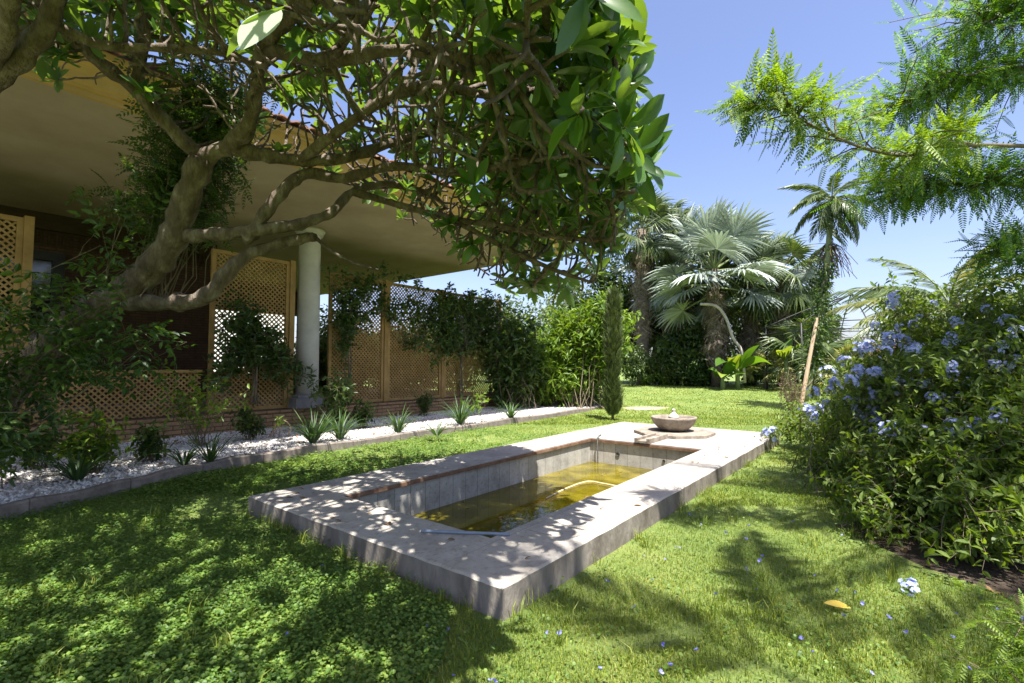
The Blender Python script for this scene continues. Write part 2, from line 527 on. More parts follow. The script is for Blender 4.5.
def ground_mat():
    m, t, b, out = newmat('lawn_soil_and_thatch')
    tc = t.nodes.new('ShaderNodeTexCoord')
    a = N(t, 'ShaderNodeTexNoise', Scale=1.1, Detail=8, Roughness=.7)
    c = N(t, 'ShaderNodeTexNoise', Scale=45, Detail=6, Roughness=.7)
    for q in (a, c):
        t.links.new(tc.outputs['Object'], q.inputs['Vector'])
    ad = N(t, 'ShaderNodeMath', operation='MULTIPLY_ADD')
    ad.inputs[1].default_value = .5
    hh = N(t, 'ShaderNodeMath', operation='MULTIPLY')
    hh.inputs[1].default_value = .5
    t.links.new(a.outputs['Fac'], hh.inputs[0])
    t.links.new(c.outputs['Fac'], ad.inputs[0])
    t.links.new(hh.outputs[0], ad.inputs[2])
    col = ramp(t, ad.outputs[0], [(.32, (.06, .10, .02)), (.46, (.11, .17, .03)), (.56, (.18, .23, .05)), (.70, (.30, .28, .11))])
    t.links.new(col, b.inputs['Base Color'])
    b.inputs['Roughness'].default_value = .95
    bp = N(t, 'ShaderNodeBump', Strength=.9, Distance=.03)
    t.links.new(c.outputs['Fac'], bp.inputs['Height'])
    t.links.new(bp.outputs[0], b.inputs['Normal'])
    return m
M['ground'] = ground_mat()

def glass_mat():
    m, t, b, out = newmat('dark_window_glass')
    b.inputs['Base Color'].default_value = (.012, .014, .013, 1)
    b.inputs['Roughness'].default_value = .06
    b.inputs['Specular IOR Level'].default_value = .9
    return m
M['glass'] = glass_mat()

def water_mat(tint, rough=.03, name='murky_water', murk=.62):
    m, t, b, out = newmat(name)
    t.nodes.remove(b)
    tr = t.nodes.new('ShaderNodeBsdfTransparent')
    tr.inputs[0].default_value = (*tint, 1)
    gl = t.nodes.new('ShaderNodeBsdfGlossy')
    gl.inputs['Roughness'].default_value = rough
    fr = N(t, 'ShaderNodeFresnel', IOR=1.4)
    tc = t.nodes.new('ShaderNodeTexCoord')
    ns = N(t, 'ShaderNodeTexNoise', Scale=5, Detail=3)
    t.links.new(tc.outputs['Object'], ns.inputs['Vector'])
    bp = N(t, 'ShaderNodeBump', Strength=.12, Distance=.02)
    t.links.new(ns.outputs['Fac'], bp.inputs['Height'])
    t.links.new(bp.outputs[0], gl.inputs['Normal'])
    t.links.new(bp.outputs[0], fr.inputs['Normal'])
    df = t.nodes.new('ShaderNodeBsdfDiffuse')
    n3 = N(t, 'ShaderNodeTexNoise', Scale=2.6, Detail=7, Roughness=.6, Distortion=.6)
    t.links.new(tc.outputs['Object'], n3.inputs['Vector'])
    t.links.new(ramp(t, n3.outputs['Fac'], [(.3, (.07, .062, .008)), (.5, (.18, .15, .012)), (.7, (.33, .27, .03))]), df.inputs['Color'])
    m0 = t.nodes.new('ShaderNodeMixShader')
    m0.inputs[0].default_value = murk
    t.links.new(tr.outputs[0], m0.inputs[1])
    t.links.new(df.outputs[0], m0.inputs[2])
    tr = m0
    ms = t.nodes.new('ShaderNodeMixShader')
    t.links.new(fr.outputs[0], ms.inputs[0])
    t.links.new(tr.outputs[0], ms.inputs[1])
    t.links.new(gl.outputs[0], ms.inputs[2])
    t.links.new(ms.outputs[0], out.inputs[0])
    return m
M['water'] = water_mat((.66, .60, .22))
M['algae'] = roughmat('algae_pool_floor', [(.28, (.07, .065, .012)), (.5, (.30, .24, .03)), (.72, (.50, .41, .07))], scale=2.2, detail=7, bump=.4, bscale=12, bdist=.03, distort=.4)

# ------------------------------------------------------------------ ground, gravel, soil, pool
XL, XR, YN, YF = -4.52, -1.63, 1.99, 9.42        # coping outline
IL, IR, IN_, IF = -3.91, -2.14, 2.49, 6.97       # basin opening
CT = 0.17

def vnoise(x, y, s, seed=0):
    """cheap smooth noise"""
    g = np.random.default_rng(seed)
    o = np.zeros_like(x)
    for i in range(7):
        a = g.uniform(0, 2 * pi)
        k = s * g.uniform(.6, 1.7)
        o += np.sin((x * cos(a) + y * sin(a)) * k + g.uniform(0, 6.28))
    return o / 7

def bump_h(x, y):
    near = np.exp(-((np.hypot(x + 2, y - 5) / 16) ** 4))
    return near * (.018 * vnoise(x, y, 5, 1) + .02 * vnoise(x, y, 1.6, 2))

def gh(x, y):
    return gz(x, y) + bump_h(x, y)

xs = np.unique(np.round(np.concatenate([[-400, -200, -120, -80, -55, -40, -30, -22], np.arange(-17, 9, .1), [9.5, 11, 14, 18, 25, 35, 60, 120, 200, 400], [-4.2, -1.9]]), 3))
ys = np.unique(np.round(np.concatenate([[-200, -100, -50, -20, -10, -5], np.arange(-2, 18, .1), np.arange(18, 40, .5), [42, 46, 52, 60, 80, 120, 200, 400], [2.2, 7.2]]), 3))
X, Y = np.meshgrid(xs, ys, indexing='ij')
Z = gh(X, Y)
nx, ny = X.shape
idx = np.arange(nx * ny).reshape(nx, ny)
Fq = np.stack([idx[:-1, :-1], idx[1:, :-1], idx[1:, 1:], idx[:-1, 1:]], -1)
mxc = (X[:-1, :-1] + X[1:, 1:]) / 2
myc = (Y[:-1, :-1] + Y[1:, 1:]) / 2
hole = (mxc > -4.2) & (mxc < -1.9) & (myc > 2.2) & (myc < 7.2)
Fq = Fq[~hole].reshape(-1, 4)
mb = MB()
mb.add(np.stack([X, Y, Z], -1).reshape(-1, 3), Fq)
tag(mb.build('lawn', M['ground'], smooth=True), kind='structure')

# kerb line between gravel bed and lawn
KERB = [(-5.2, -3.0), (-5.55, -1.2), (-5.85, 0.0), (-6.05, .7), (-6.3, 1.4), (-6.6, 2.0), (-6.85, 2.8), (-6.95, 4.0), (-6.97, 6.0), (-7.03, 9.0), (-7.1, 12.0), (-7.25, 14.2)]
kp = smooth_path([(a, b, 0) for a, b in KERB], 5)
WX = -9.7                                          # brick ledge face
# gravel sheet
mb = MB()
def kerb_x(y):
    return np.interp(y, kp[:, 1], kp[:, 0])
gy = np.linspace(-3, 14.2, 120)
ga = np.linspace(0, 1, 24)
GX = WX + (kerb_x(gy)[:, None] - WX - .04) * ga[None, :]
GY = np.repeat(gy[:, None], 24, 1)
GZ = .095 + .018 * vnoise(GX, GY, 3, 5) + .01 * vnoise(GX, GY, 11, 6)
ii = np.arange(120 * 24).reshape(120, 24)
mb.add(np.stack([GX, GY, GZ], -1).reshape(-1, 3), np.stack([ii[:-1, :-1], ii[:-1, 1:], ii[1:, 1:], ii[1:, :-1]], -1).reshape(-1, 4))
M['gravelbase'] = roughmat('white_gravel_bed', [(.3, (.30, .28, .25)), (.5, (.58, .56, .53)), (.7, (.75, .74, .72))], scale=60, detail=4, bump=1, bscale=60, bdist=.02)
tag(mb.build('gravel_bed', M['gravelbase'], smooth=True), kind='structure')
# loose pebbles
M['pebble'] = leafmat('white_pebble', [(0.02, (.12, .09, .07)), (.22, (.36, .33, .29)), (.4, (.58, .56, .53)), (.95, (.78, .77, .75))], trans=0.0, rough=.9, spec=.1)
n = 42000
pyv = rng.uniform(-1.5, 14, n) ** 1.0
pf = rng.uniform(0.01, .985, n)
pxv = WX + (kerb_x(pyv) - WX - .05) * pf
oc = np.array([(1, 0, 0), (0, 1, 0), (-1, 0, 0), (0, -1, 0), (0, 0, .6), (0, 0, -.6)])
of = np.array([(0, 1, 4), (1, 2, 4), (2, 3, 4), (3, 0, 4), (1, 0, 5), (2, 1, 5), (3, 2, 5), (0, 3, 5)])
mb = MB()
P = np.stack([pxv, pyv, .103 + .018 * vnoise(pxv, pyv, 3, 5) + .01 * vnoise(pxv, pyv, 11, 6) + rng.uniform(-.004, .008, n)], 1)
addpl(mb, (oc, of), P, rdir(n), nrm(rdir(n) * .4 + ZU), rng.uniform(.009, .022, n))
tag(mb.build('pebbles', M['pebble']), 'loose white pebbles covering the long planting bed by the brick ledge', 'gravel', kind='stuff')

# kerb
mb = MB()
prof = [(-.05, -.1), (-.05, .112), (-.035, .125), (.035, .125), (.05, .108), (.05, -.1)]
T = nrm(np.gradient(kp, axis=0))
nr = np.stack([T[:, 1], -T[:, 0], np.zeros(len(T))], 1)
V = []
for i, p in enumerate(kp):
    lift = .012 * math.sin(i * 1.3)
    for a, z in prof:
        V.append(p + nr[i] * a + np.array([0, 0, z + (lift if z > 0 else 0)]))
k = len(prof)
F = [(i * k + j, i * k + (j + 1) % k, (i + 1) * k + (j + 1) % k, (i + 1) * k + j) for i in range(len(kp) - 1) for j in range(k)]
F += [tuple(range(k))[::-1], tuple(range((len(kp) - 1) * k, len(kp) * k))]
mb.add(V, F)
tag(mb.build('garden_edging', M['kerb']), 'low worn concrete edging curving between gravel bed and lawn', 'edging')

# soil under the flowering shrub
def blob_sheet(name, mat, cen, rx, ry, ang, z0, kind='structure', n=40, rings=14):
    mb = MB()
    V = [(cen[0], cen[1], gh(np.array(cen[0]), np.array(cen[1])) + z0)]
    a = np.arange(n) * 2 * pi / n
    wob = 1 + .10 * np.sin(3 * a + 1) + .07 * np.sin(5 * a + 2) + .04 * np.sin(11 * a)
    for r in range(1, rings + 1):
        q = r / rings
        lx = rx * q * wob * np.cos(a); ly = ry * q * wob * np.sin(a)
        x = cen[0] + lx * cos(ang) - ly * sin(ang); y = cen[1] + lx * sin(ang) + ly * cos(ang)
        z = gh(x, y) + z0 * (1 if r < rings else -1.5)
        V += list(zip(x, y, z))
    F = [(0, 1 + j, 1 + (j + 1) % n) for j in range(n)]
    for r in range(rings - 1):
        F += [(1 + r * n + j, 1 + (r + 1) * n + j, 1 + (r + 1) * n + (j + 1) % n, 1 + r * n + (j + 1) % n) for j in range(n)]
    mb.add(V, F)
    o = mb.build(name, mat, smooth=True)
    o['kind'] = kind
    return o
sc_ = gp(1060, 3.2)
SOIL = (sc_[0], sc_[1], 1.0, 1.25, YAW + radians(8))
blob_sheet('soil_bed', M['dirt'], sc_[:2], SOIL[2], SOIL[3], SOIL[4], .008)
dp = onz(645, 409, .03)
M['dry'] = roughmat('bare_dry_soil', [(.3, (.30, .22, .15)), (.7, (.46, .36, .26))], scale=10, detail=8, bump=.6, bscale=40)
blob_sheet('bare_soil', M['dry'], dp[:2], .75, .35, .9, .01)
dp2 = gp(915, 20)
blob_sheet('bare_path', M['dry'], dp2[:2], 4.0, .9, YAW, .015)

# pool
pool = thing('garden_pool', 'rectangular stone rimmed garden pool of murky yellow water set in the lawn', 'pool', (-3.07, 5.7, 0))
mb = MB()
bv = .012
def ring(zs, outer, inner, mbx):
    """coping ring with bevelled outer edge"""
    pass
ox0, ox1, oy0, oy1 = XL, XR, YN, YF
def rect(x0, x1, y0, y1, z):
    return [(x0, y0, z), (x1, y0, z), (x1, y1, z), (x0, y1, z)]
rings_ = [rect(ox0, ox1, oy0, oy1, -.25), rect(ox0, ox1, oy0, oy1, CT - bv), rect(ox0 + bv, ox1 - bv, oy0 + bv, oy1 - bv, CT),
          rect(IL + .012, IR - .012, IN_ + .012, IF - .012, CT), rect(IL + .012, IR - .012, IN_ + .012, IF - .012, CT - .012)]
# subdivide edges so that the stone has slightly uneven edges
def sub(rc, n=60):
    rc = np.array(rc)
    out = []
    for i in range(4):
        a, b = rc[i], rc[(i + 1) % 4]
        for t in np.arange(n) / n:
            out.append(a + (b - a) * t)
    return np.array(out)
RR = [sub(r) for r in rings_]
jit = rng.normal(0, .0022, (len(RR[0]), 3))
for j in range(1, 3):
    RR[j] = RR[j] + jit * np.array([1, 1, .6])
n_ = len(RR[0])
F = [(i * n_ + j, i * n_ + (j + 1) % n_, (i + 1) * n_ + (j + 1) % n_, (i + 1) * n_ + j) for i in range(4) for j in range(n_)]
nS = n_
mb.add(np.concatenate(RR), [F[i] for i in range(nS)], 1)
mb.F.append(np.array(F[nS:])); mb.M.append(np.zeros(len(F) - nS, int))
M['copingside'] = roughmat('stained_shaded_coping_side', [(.25, (.09, .075, .06)), (.5, (.19, .165, .14)), (.75, (.30, .27, .23))], scale=5, detail=9, bump=.7, bscale=35, bdist=.012, stretch=(1, 1, .45))  # side faces stained, with the shade on them painted darker into the colour
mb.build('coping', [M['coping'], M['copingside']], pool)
# terracotta inner trim, overhanging the basin
mb = MB()
t0, t1, zt, zb = .03, .03, CT - .013, CT - .05
mb.box((IL - t0, IN_ - t0, zb), (IL + t1, IF + t0, zt))
mb.box((IR - t1, IN_ - t0, zb), (IR + t0, IF + t0, zt))
mb.box((IL + t1 + .001, IF - t1, zb), (IR - t1 - .001, IF + t0, zt))
mb.box((IL + t1 + .001, IN_ - t0, zb), (IR - t1 - .001, IN_ + t1, zt))
mb.build('rim_trim', M['terracotta_trim'], pool)
WZ = -.20
mb = MB()
mb.box((IL - .12, IN_ - .1, -.75), (IL, IF + .1, zb - .001))
mb.build('basin_wall', M['basin'], pool)
mb = MB()
mb.box((IR, IN_ - .1, -.75), (IR + .12, IF + .1, zb - .001))
mb.build('basin_wall', M['basin'], pool)
mb = MB()
mb.box((IL + .001, IF, -.75), (IR - .001, IF + .12, zb - .001))
mb.build('end_wall', M['basinx'], pool)
mb = MB()
mb.box((IL + .001, IN_ - .12, -.75), (IR - .001, IN_, zb - .001))
mb.build('end_wall', M['basinx'], pool)
mb = MB()
fx = np.linspace(IL, IR, 24); fy = np.linspace(IN_, IF, 50)
FX, FY = np.meshgrid(fx, fy, indexing='ij')
FZ = -.50 + .05 * vnoise(FX, FY, 4, 9)
ii = np.arange(24 * 50).reshape(24, 50)
mb.add(np.stack([FX, FY, FZ], -1).reshape(-1, 3), np.stack([ii[:-1, :-1], ii[1:, :-1], ii[1:, 1:], ii[:-1, 1:]], -1).reshape(-1, 4))
mb.build('pool_floor', M['algae'], pool, smooth=True)
# outlets in the end wall
for px_ in (618, 664):
    d = Fv + Rv * (px_ - CX) / FPX - Uv * ((454 if px_ == 618 else 461) - CY) / FPX
    q = C0 + d * (IF / d[1])
    mb = MB()
    th = np.arange(12) * 2 * pi / 12
    rr_ = .035 if px_ == 618 else .022
    V = [(q[0] + r * cos(a), q[1] - dy, q[2] + r * sin(a)) for r, dy in ((rr_, 0), (rr_, .012), (rr_ * .7, .012), (rr_ * .6, .002)) for a in th]
    F = [(i * 12 + j, i * 12 + (j + 1) % 12, (i + 1) * 12 + (j + 1) % 12, (i + 1) * 12 + j) for i in range(3) for j in range(12)]
    F.append(tuple(range(36, 48)))
    mb.add(V, F)
    mb.build('outlet', M['pipe'], pool)
mb = MB()
V = [(IL + .001, IN_ + .001, WZ), (IR - .001, IN_ + .001, WZ), (IR - .001, IF - .001, WZ), (IL + .001, IF - .001, WZ)]
mb.add(V, [(0, 1, 2, 3)])
tag(mb.build('water', M['water']), kind='structure')

# filler pipe and loop at the far corner
pf_ = thing('filler_pipe', 'thin dark filler pipe with curved loop in the far pool corner', 'pipe', (IL + .22, IF - .05, -.3))
mb = MB()
px0 = onz(590, 438, CT)
V, F = tube([(IL + .16, IF + .06, CT + .05), (IL + .16, IF + .0, CT + .04), (IL + .16, IF - .05, CT + .01), (IL + .16, IF - .05, -.2), (IL + .17, IF - .07, -.5)], .012, 8)
mb.add(V, F)
mb.build('pipe', M['pipe'], pf_, smooth=True)
lp = smooth_path([(IL + .10, IF - .3, -.5), (IL + .10, IF - .3, -.27), (IL + .14, IF - .3, -.23), (IL + .30, IF - .32, -.22), (IL + .37, IF - .33, -.27), (IL + .38, IF - .33, -.5)], 5)
mb = MB()
V, F = tube(lp, .014, 8)
mb.add(V, F)
mb.build('loop', M['pipe'], pf_, smooth=True)

# blue-grey pole lying across the near pool end
mb = MB()
a = onz(421, 531, CT + .012); b = onz(505, 534, CT + .012)
b2 = a + (b - a) * 1.06
V, F = tube([a, b2], .011, 8)
mb.add(V, F)
tag(mb.build('pole', M['blueplastic'], base=a), 'thin blue grey pole lying across the shaded near corner of the pool', 'pole')
# pale hose floating
hp = [onz(546, 499, WZ), onz(566, 489, WZ), onz(587, 482, WZ), onz(603, 484, WZ), onz(624, 488, WZ)]
hs = smooth_path([np.array([q[0], q[1], WZ + .004]) for q in hp], 6)
mb = MB()
V, F = tube(hs, .012, 6)
mb.add(V, F)
tag(mb.build('garden_hose', M['palehose'], smooth=True, base=hs[0]), 'pale hose floating bent on the yellow pool water', 'hose')

# fountain: octagonal slab, rill, bowl with knob
fb = np.array([-3.02, 8.25])
slab = thing('fountain_plinth', 'low octagonal stone slab with short rill running to the pool edge', 'slab', (fb[0], fb[1], CT))
mb = MB()
mb.lathe([(.0, 0.002), (.66, 0.002), (.66, .045), (.645, .055), (0.0, .055)], (fb[0], fb[1], CT), 8, a0=pi / 8)
mb.build('slab', M['bowlstone'], slab)
mb = MB()
mb.box((fb[0] - .12, IF - .04, CT + .003), (fb[0] - .07, fb[1] - .6, CT + .07))
mb.box((fb[0] + .07, IF - .04, CT + .003), (fb[0] + .12, fb[1] - .6, CT + .07))
mb.box((fb[0] - .069, IF - .04, CT + .004), (fb[0] + .069, fb[1] - .6, CT + .035))
mb.build('spout', M['bowlstone'], slab)
bowl = thing('fountain_bowl', 'round fluted stone fountain bowl holding green water behind the pool', 'fountain', (fb[0], fb[1], CT + .055))
mb = MB()
nb = 60
pr = [(0, .0), (.17, .0), (.20, .012), (.27, .06), (.335, .13), (.365, .19), (.375, .215), (.372, .235), (.34, .238), (.325, .225), (.29, .15), (.18, .08), (0, .07)]
a = np.arange(nb) * 2 * pi / nb
V = []
for r, z in pr:
    lob = 1 - .035 * np.abs(np.sin(a * 6)) * (1 if .03 < z and r > .2 else 0) - .0 
    lob = 1 + (.03 * (np.abs(np.cos(a * 6)) - .6) if (.01 < z < .22 and r > .2) else 0 * a)
    V.append(np.stack([fb[0] + r * lob * np.cos(a), fb[1] + r * lob * np.sin(a), np.full(nb, CT + .056 + z)], 1))
F = [(i * nb + j, i * nb + (j + 1) % nb, (i + 1) * nb + (j + 1) % nb, (i + 1) * nb + j) for i in range(len(pr) - 1) for j in range(nb)]
mb.add(np.concatenate(V), F)
mb.build('bowl', M['bowlstone'], bowl, smooth=True)
mb = MB()
mb.lathe([(0, 0), (.315, 0)], (fb[0], fb[1], CT + .056 + .205), 40)
M['bowlwater'] = water_mat((.5, .5, .15), name='green_bowl_water')
mb.build('bowl_water', M['bowlwater'], bowl)
mb = MB()
mb.lathe([(0, .07), (.03, .07), (.035, .2), (.085, .205), (.085, .235), (.06, .27), (.03, .30), (.022, .33), (.03, .34), (.022, .365), (0, .37)], (fb[0], fb[1], CT + .056), 20)
mb.build('nozzle', M['nozzle'], bowl, smooth=True)

# ------------------------------------------------------------------ house
SZ, EX, YE = 4.29, -7.0, 10.87
YB = -7.0
BX = -19.0
house = thing('house', 'low villa with deep shaded porch, tan soffit, ochre cornice and terracotta roof', 'house', (-11, 3, 0))
mb = MB()
mb.box((BX, YB, SZ), (EX, YE, SZ + .12))
mb.build('soffit', M['plaster_soffit'], house)
# cornice, mitred at the corner
prof = [(0, -.002), (.05, -.002), (.05, .06), (.09, .075), (.09, .10), (.12, .12), (.14, .20), (.19, .28), (.26, .33), (.26, .37), (.30, .385), (.30, .45), (0, .45)]
mb = MB()
V = []
for (sx, sy) in ((0, YB), (1, 1), (1, BX)):
    for a_, z_ in prof:
        if sy == YB:
            V.append((EX + a_, YB, SZ + z_))
        elif sy == 1:
            V.append((EX + a_, YE + a_, SZ + z_))
        else:
            V.append((BX, YE + a_, SZ + z_))
k = len(prof)
F = [(i * k + j, i * k + (j + 1) % k, (i + 1) * k + (j + 1) % k, (i + 1) * k + j) for i in range(2) for j in range(k)]
F += [tuple(range(k)), tuple(range(2 * k, 3 * k))[::-1]]
mb.add(V, F)
mb.build('cornice', M['ochre'], house)
# barrel tile roof
mb = MB()
per = .24
ty = np.arange(YB, YE + .5, per / 8)
rows = []
x = EX + .38
z = SZ + .47
tx = []
sl_ = math.tan(radians(19))
while x > -12.9:
    tx += [(x, z), (x - .399, z + .40 * sl_ - .05)]
    x -= .40
    z += .40 * sl_
tx = np.array(tx)
wave = .055 * np.abs(np.sin(pi * ty / per)) ** .8
V = np.zeros((len(tx), len(ty), 3))
V[:, :, 0] = tx[:, 0][:, None]
V[:, :, 1] = ty[None, :]
V[:, :, 2] = tx[:, 1][:, None] + wave[None, :]
nn = V.shape[0] * V.shape[1]
ii = np.arange(nn).reshape(V.shape[:2])
Fa = np.stack([ii[:-1, :-1], ii[:-1, 1:], ii[1:, 1:], ii[1:, :-1]], -1).reshape(-1, 4)
mb.add(V.reshape(-1, 3), Fa)
V2 = V.copy(); V2[:, :, 2] -= .02
mb.add(V2.reshape(-1, 3), Fa[:, ::-1])
# front lip
a_ = V[0]; b_ = V2[0]
L = len(ty)
mb.add(np.concatenate([a_, b_]), np.stack([np.arange(L - 1), np.arange(L - 1) + L, np.arange(1, L) + L, np.arange(1, L)], -1))
mb.box((EX - 5.9, YB, SZ + .451), (EX + .28, YE + .28, SZ + .47))
mb.build('roof_tiles', M['tile'], house, smooth=False)
# back wall with vertical ribs above, window
wall_x = -13.0
mb = MB()
wy0, wy1, wz0, wz1 = .2, 2.05, 1.0, 3.55
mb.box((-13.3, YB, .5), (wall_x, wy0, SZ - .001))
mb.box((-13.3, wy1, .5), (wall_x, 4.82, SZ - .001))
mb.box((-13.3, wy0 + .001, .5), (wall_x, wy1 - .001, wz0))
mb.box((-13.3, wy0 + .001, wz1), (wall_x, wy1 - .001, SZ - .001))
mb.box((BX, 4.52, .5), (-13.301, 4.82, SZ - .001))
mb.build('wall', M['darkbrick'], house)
mb = MB()
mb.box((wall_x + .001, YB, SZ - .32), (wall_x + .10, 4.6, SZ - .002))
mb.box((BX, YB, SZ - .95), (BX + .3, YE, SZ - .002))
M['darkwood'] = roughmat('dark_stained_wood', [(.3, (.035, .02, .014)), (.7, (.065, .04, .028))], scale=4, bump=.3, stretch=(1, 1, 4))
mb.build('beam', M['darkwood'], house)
mb = MB()
y = 1.0
for y in np.arange(.25, 4.6, .11):
    mb.box((wall_x + .001, y, wz1 + .13), (wall_x + .03, y + .045, SZ - .33))
mb.build('wall_battens', M['darkwood'], house)
win = MB()
f_ = .17
win.box((wall_x - .12, wy0, wz0), (wall_x + .04, wy0 + f_, wz1)).box((wall_x - .12, wy1 - f_, wz0), (wall_x + .04, wy1, wz1))
win.box((wall_x - .12, wy0 + f_, wz1 - f_), (wall_x + .04, wy1 - f_, wz1)).box((wall_x - .12, wy0 + f_, wz0), (wall_x + .04, wy1 - f_, wz0 + f_))
wo = win.build('window', M['dark_metal'], house)
mb = MB()
mb.box((wall_x - .06, wy0 + f_, wz0 + f_), (wall_x - .04, wy1 - f_, wz1 - f_))
o = mb.build('pane', M['glass'], house)
o.parent = wo
o['_w'] = house['_w']
mb = MB()
mb.box((BX, YB, -.1), (WX - .06, 12.6, .445))
mb.build('porch_floor', M['porch'], house)
mb = MB()
mb.box((WX - .28, YB, -.05), (WX, 13.0, .40))
mb.box((WX - .30, YB, .401), (WX + .025, 13.02, .45))
mb.build('brick_ledge', M['brick'], house)
colx, coly = -9.95, 5.52
mb = MB()
mb.lathe([(0, .0), (.235, 0), (.23, 1.2), (.22, 3.40), (.27, 3.42), (.27, 3.46), (.31, 3.50), (.31, 3.56), (0, 3.56)], (colx, coly, .722), 32)
cl = mb.build('column', M['column'], house, smooth=False)
for p_ in cl.data.polygons:
    p_.use_smooth = abs(p_.normal.z) < .5
mb = MB()
mb.box((colx - .36, coly - .42, .452), (colx + .36, coly + .42, .655))
mb.box((colx - .32, coly - .36, .656), (colx + .32, coly + .36, .721))
M['plinth'] = roughmat('grey_plinth_stone', [(.3, (.13, .13, .125)), (.7, (.22, .21, .20))], scale=6, bump=.3)
o = mb.build('plinth', M['plinth'], house)
o.parent = cl

# lattice
def lattice(y0, y1, z0, z1, x, sp=.066, sw=.027, th=.009, mbx=None):
    mb = mbx or MB()
    W, H = y1 - y0, z1 - z0
    for s, xo in ((1, 0), (-1, th + .001)):
        step = sp * math.sqrt(2)
        c = -H if s == 1 else 0
        end = W if s == 1 else W + H
        c += step / 2
        while c < end:
            # line: y = c + s*z
            if s == 1:
                za, zb_ = max(0, -c), min(H, W - c)
            else:
                za, zb_ = max(0, c - W), min(H, c)
            if zb_ - za > .03:
                ya, yb = c + s * za, c + s * zb_
                hw = sw / 2 * math.sqrt(2)
                xa, xb = x + xo, x + xo + th
                V = []
                for xx in (xa, xb):
                    V += [(xx, y0 + ya - hw, z0 + za), (xx, y0 + ya + hw, z0 + za), (xx, y0 + yb + hw, z0 + zb_), (xx, y0 + yb - hw, z0 + zb_)]
                mb.add(V, [(0, 3, 2, 1), (4, 5, 6, 7), (0, 1, 5, 4), (2, 3, 7, 6), (1, 2, 6, 5), (3, 0, 4, 7)])
            c += step
    return mb

def screen(label, y0, y1, z0, z1, x, group='lattice screens along the porch', fw=.07, post=.11):
    t = thing('lattice_screen', label, 'trellis', (x, (y0 + y1) / 2, z0), group)
    lattice(y0 + fw, y1 - fw, z0 + fw, z1 - fw, x - .01).build('lattice', M['lattice'], t)
    f = MB()
    f.box((x - .03, y0, z0), (x + .03, y0 + fw, z1)).box((x - .03, y1 - fw, z0), (x + .03, y1, z1))
    f.box((x - .03, y0 + fw + .001, z1 - fw), (x + .03, y1 - fw - .001, z1)).box((x - .03, y0 + fw + .001, z0), (x + .03, y1 - fw - .001, z0 + fw))
    f.build('frame', M['lattice'], t)
    f = MB()
    f.box((x - .055, y1 + .003, .452), (x + .055, y1 + post, z1 + .03))
    f.build('post', M['lattice'], t)
    return t
screen('tall honey wood lattice screen at the far left of the porch', -1.6, 1.10, .5, 3.46, -9.9)
t = thing('lattice_balustrade', 'low lattice balustrade with honey wood top rail in front of the dark porch', 'balustrade', (-9.9, 2.4, .5))
lattice(1.24, 3.46, .46, 1.20, -9.92).build('lattice', M['lattice'], t)
mb = MB(); mb.box((-9.95, 1.23, 1.201), (-9.84, 3.47, 1.25)); mb.build('rail', M['lattice'], t)
screen('tall lattice screen left of the white column with bright light behind it', 3.60, 5.08, .46, 3.5, -9.95)
screen('vine covered lattice screen just right of the white column', 6.0, 7.48, .46, 3.42, -9.95)
screen('middle vine covered lattice screen right of the column', 7.6, 9.4, .46, 3.42, -9.95)
screen('farthest lattice screen at the end of the porch under hanging vines', 9.52, 11.9, .46, 3.42, -9.95)
mb = MB()
mb.box((-33, 11.9, -.2), (-32.7, 17.1, 5.3))
tag(mb.build('boundary_wall', M['white_wall']), 'sunlit white wall glimpsed through the lattice beside the column', 'wall')

# ------------------------------------------------------------------ shoots and foliage
def shoots(base, targ, k=7, lift=.35, wob=.04, g=rng):
    base = np.asarray(base, float); targ = np.asarray(targ, float)
    d = targ - base
    L = np.linalg.norm(d, axis=1, keepdims=True)
    mid = base + d * .45 + ZU * L * lift + g.normal(0, 1, base.shape) * L * .10
    t = np.linspace(0, 1, k)[None, :, None]
    P = (1 - t) ** 2 * base[:, None] + 2 * t * (1 - t) * mid[:, None] + t * t * targ[:, None]
    P[:, 1:-1] += g.normal(0, 1, P[:, 1:-1].shape) * L[:, None] * wob * .5
    return P

def sample_path(P, t):
    """P (N,k,3), t (N,m) -> pos, tangent (N,m,3)"""
    Np, k, _ = P.shape
    x = t * (k - 1)
    i = np.clip(np.floor(x).astype(int), 0, k - 2)
    f = (x - i)[..., None]
    ar = np.arange(Np)[:, None]
    a, b = P[ar, i], P[ar, i + 1]
    return a * (1 - f) + b * f, nrm(b - a)

def leaves_on(mb, P, tmpl, m, t0, size, spread=.9, up=.6, g=rng, jitter=.3, droop=0.0, mat=0):
    Np = len(P)
    t = np.linspace(t0, 1, m)[None, :] + g.uniform(-.4, .4, (Np, m)) * (1 - t0) / m
    t = np.clip(t, 0, 1)
    pos, tan = sample_path(P, t)
    pos = pos.reshape(-1, 3); tan = tan.reshape(-1, 3)
    n = len(pos)
    side = nrm(np.cross(tan, rdir(n, g)))
    D = nrm(tan * (1 - spread) + side * spread + ZU * (-droop) + g.normal(0, jitter, (n, 3)) * .5)
    Up = nrm(ZU * up + rdir(n, g) * (1 - up))
    addpl(mb, tmpl, pos, D, Up, g.uniform(size[0], size[1], n), m=mat)

def in_ellipsoids(ells, n, g=rng, shell=.55):
    """ells: list of (centre, (rx,ry,rz), weight)"""
    wts = np.array([e[2] for e in ells], float)
    wts /= wts.sum()
    which = g.choice(len(ells), n, p=wts)
    d = rdir(n, g)
    r = (shell + (1 - shell) * g.random(n) ** .7)[:, None]
    c = np.array([e[0] for e in ells])[which]
    rad = np.array([e[1] for e in ells])[which]
    lx = d * r * rad
    # ellipsoid axes are aligned with camera right / forward
    return c + lx[:, 0:1] * Rv + lx[:, 1:2] * Fh + lx[:, 2:3] * ZU

